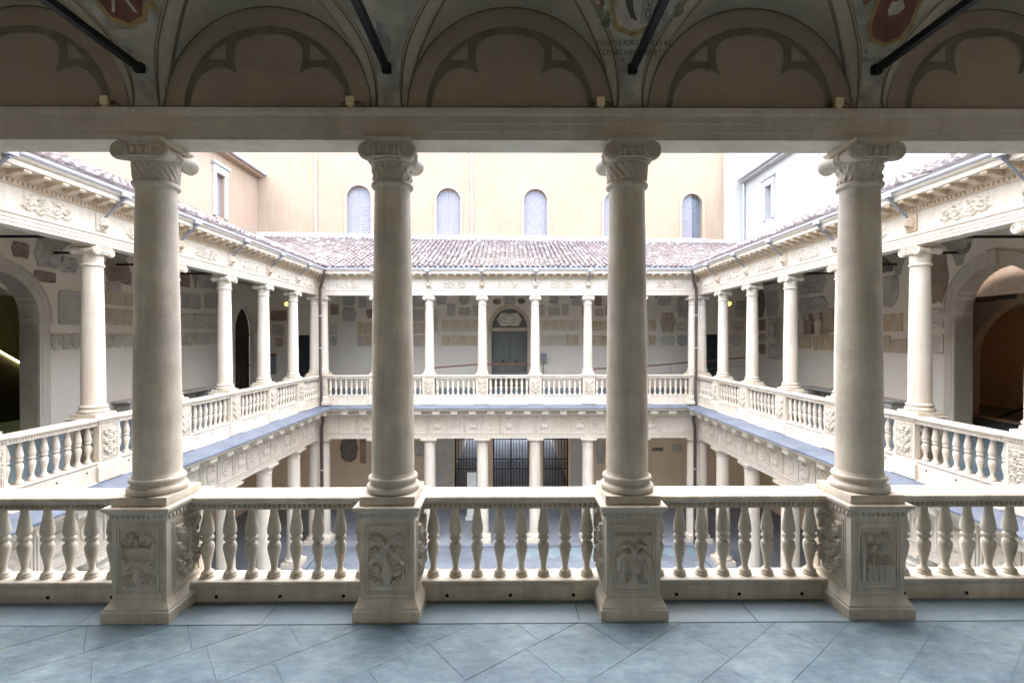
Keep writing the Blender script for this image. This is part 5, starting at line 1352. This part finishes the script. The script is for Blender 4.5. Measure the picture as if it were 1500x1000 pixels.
bt = thing('building', 'tall pale yellow building with arched shuttered windows above the far roof', 'building', (-11.75, YB, 0), rotb)
def bx(x, y):        # pixel -> (u, z) on the yellow wall
    d = ray(x, y); n_ = Vector((-math.sin(rotb), math.cos(rotb), 0)); o0 = Vector((-11.75, YB, 0)); t_ = (o0-CAM).dot(n_)/d.dot(n_); p = CAM+d*t_
    return ((p-o0).dot(Vector((math.cos(rotb), math.sin(rotb), 0))), p.z)
wins = []
for xc, y0, y1, hwpx, kd in ((526, 343.5, 272, 17.5, 'closed'), (657, 345, 276, 17.5, 'closed'), (784.5, 346, 277, 17, 'closed'), (901, 347.5, 281, 16.5, 'half'), (1013.5, 349.5, 284, 15, 'half')):
    uc, z0 = bx(xc, y0); _, z1 = bx(xc, y1); hw = (bx(xc+hwpx, y0)[0]-bx(xc-hwpx, y0)[0])/2
    wins.append((uc, z0, z1-hw, hw, kd))
ur = bx(1065, 300)[0]
wall_panel('wall', rect_poly(-3, ur, 6.3, 11.9), [arch_poly(uc, hw, z0, zs, n=18) for uc, z0, zs, hw, kd in wins], .3, 'yellow_wall', parent=bt)
for q in wins: arch_window(bt, *q)
zb0, zb1 = bx(746, 352.5)[1], bx(746, 346.5)[1]
MB().box(-1, ur, -.10, .0, zb0-.05, zb1, c=.01).build('base_band', 'white_wall', bt, 30)
for px in (463, 691): 
    uu = bx(px, 300)[0]; MB().tube([(uu, -.06, 11.9), (uu, -.06, zb1-.02)], .045, 8).build('downpipe', 'lead', bt, 50)
# added unseen panel behind the wall, blocks the sky
MB().box(-3, ur+2, .35, .45, 6.3, 11.9).build('sky_block_wall', 'yellow_wall', bt)
# salmon building over the left loggia
def side_building(name, label, w, mat, corner_px, eave_px, win_px, cat='building'):
    X = w.ox + (-G if w is left else G) + (-.04 if w is left else .04)
    pc = on_x(corner_px[0], corner_px[1], X); zE = pc.z; Yc_ = pc.y
    t = thing(name, label, cat, (X, Yc_, 0), w.rot)
    sg = 1 if w is left else -1          # local +u towards far for left, towards near for right
    # local u: left wing: u = Y - Yc ; right wing: u = Yc - Y
    def lu(Y): return (Y-Yc_) if w is left else (Yc_-Y)
    p0, p1 = on_x(win_px[0], win_px[1], X), on_x(win_px[2], win_px[3], X); pm = on_x((win_px[0]+win_px[2])/2, (win_px[1]+win_px[3])/2, X)
    pt = on_x((win_px[0]+win_px[2])/2, win_px[1], X); pb = on_x((win_px[0]+win_px[2])/2, win_px[3], X)
    ua, ub = sorted((lu(p0.y), lu(p1.y))); zb_, zt_ = pb.z, pt.z
    ends = sorted((lu(-5.), lu(Yc_)))
    wall_panel('wall', rect_poly(ends[0], ends[1], 5.6, zE), [rect_poly(ua, ub, zb_, zt_)], .3, mat, parent=t)
    a = MB(); a.box(ua-.22, ua, -.06, 0, zb_-.02, zt_, c=.01); a.box(ub, ub+.22, -.06, 0, zb_-.02, zt_, c=.01); a.box(ua-.24, ub+.24, -.08, 0, zt_+.001, zt_+.3, c=.01); a.box(ua-.32, ub+.32, -.14, 0, zt_+.301, zt_+.42, c=.015)
    a.build('window_surround', 'white_wall', t, 30); MB().box(ua, ub, .16, .2, zb_, zt_).build('shutter', 'shutter', t)
    s_ = MB(); zz = zb_+.05
    while zz < zt_-.05: s_.box(ua+.05, ub-.05, .135, .158, zz, zz+.04); zz += .1
    s_.build('slat_row', 'shutter', t)
    MB().box(ends[0], ends[1], -.28, -.002, zE-.16, zE-.04, c=.01).build('eave', mat, t, 30)
    MB().tube([(ends[0], -.36, zE+.0), (ends[1], -.36, zE+.0)], .075, 8).build('gutter', 'lead', t, 50)
    r_ = MB(); n_ = int((ends[1]-ends[0])/.2)
    for k in range(n_):
        x = ends[0]+.1+k*.2; r_.add([(x+.09*math.cos(PI*q/5), vv, zE+.06+(vv+.34)*.4+.05*math.sin(PI*q/5)) for vv in (-.34, 3.5) for q in range(6)], [(q, q+1, 7+q, 6+q) for q in range(5)])
    r_.uv = None
    o = r_.build('roof_tile', 'tile', t); tag(o, kind='stuff'); o.data.uv_layers.new(name='UVMap')
    MB().add([(ends[0], -.3, zE+.03), (ends[1], -.3, zE+.03), (ends[1], 3.5, zE+1.5), (ends[0], 3.5, zE+1.5)], [(0, 1, 2, 3)]).build('roof_deck', 'tile', t)
    ue = lu(Yc_); s2 = -1 if w is left else 1
    MB().tube([(ue+s2*.08, -.10, zE-.02), (ue+s2*.08, -.10, 6.6)], .05, 8).build('downpipe', 'lead', t, 50)
    MB().box(ends[0], ends[1], -.06, .0, 6.35, 7.10, c=.01).build('base_band', 'white_wall', t, 30)
    return t
side_building('building', 'salmon rendered building with one white-framed window above the loggia roof', left, 'salmon_wall', (387, 262), None, (316, 256, 328, 318))
side_building('building', 'white rendered building with one shuttered window above the loggia roof', right, 'white_wall', (1091, 264), None, (1122, 272, 1131, 321))
pw0, pw1 = on_y(1064, 300, 20.35), on_y(1093, 300, 20.35)
t = thing('white_tower', 'plain white wall rising between the yellow wall and the white building', 'building', (pw0.x, 20.3, 0))
MB().box(0, 6, 0, 2.5, 6.0, 12.2).build('wall', 'white_wall', t); MB().tube([(pw1.x-pw0.x-.12, -.06, 12.2), (pw1.x-pw0.x-.12, -.06, 7.0)], .045, 8).build('downpipe', 'lead', t, 50)
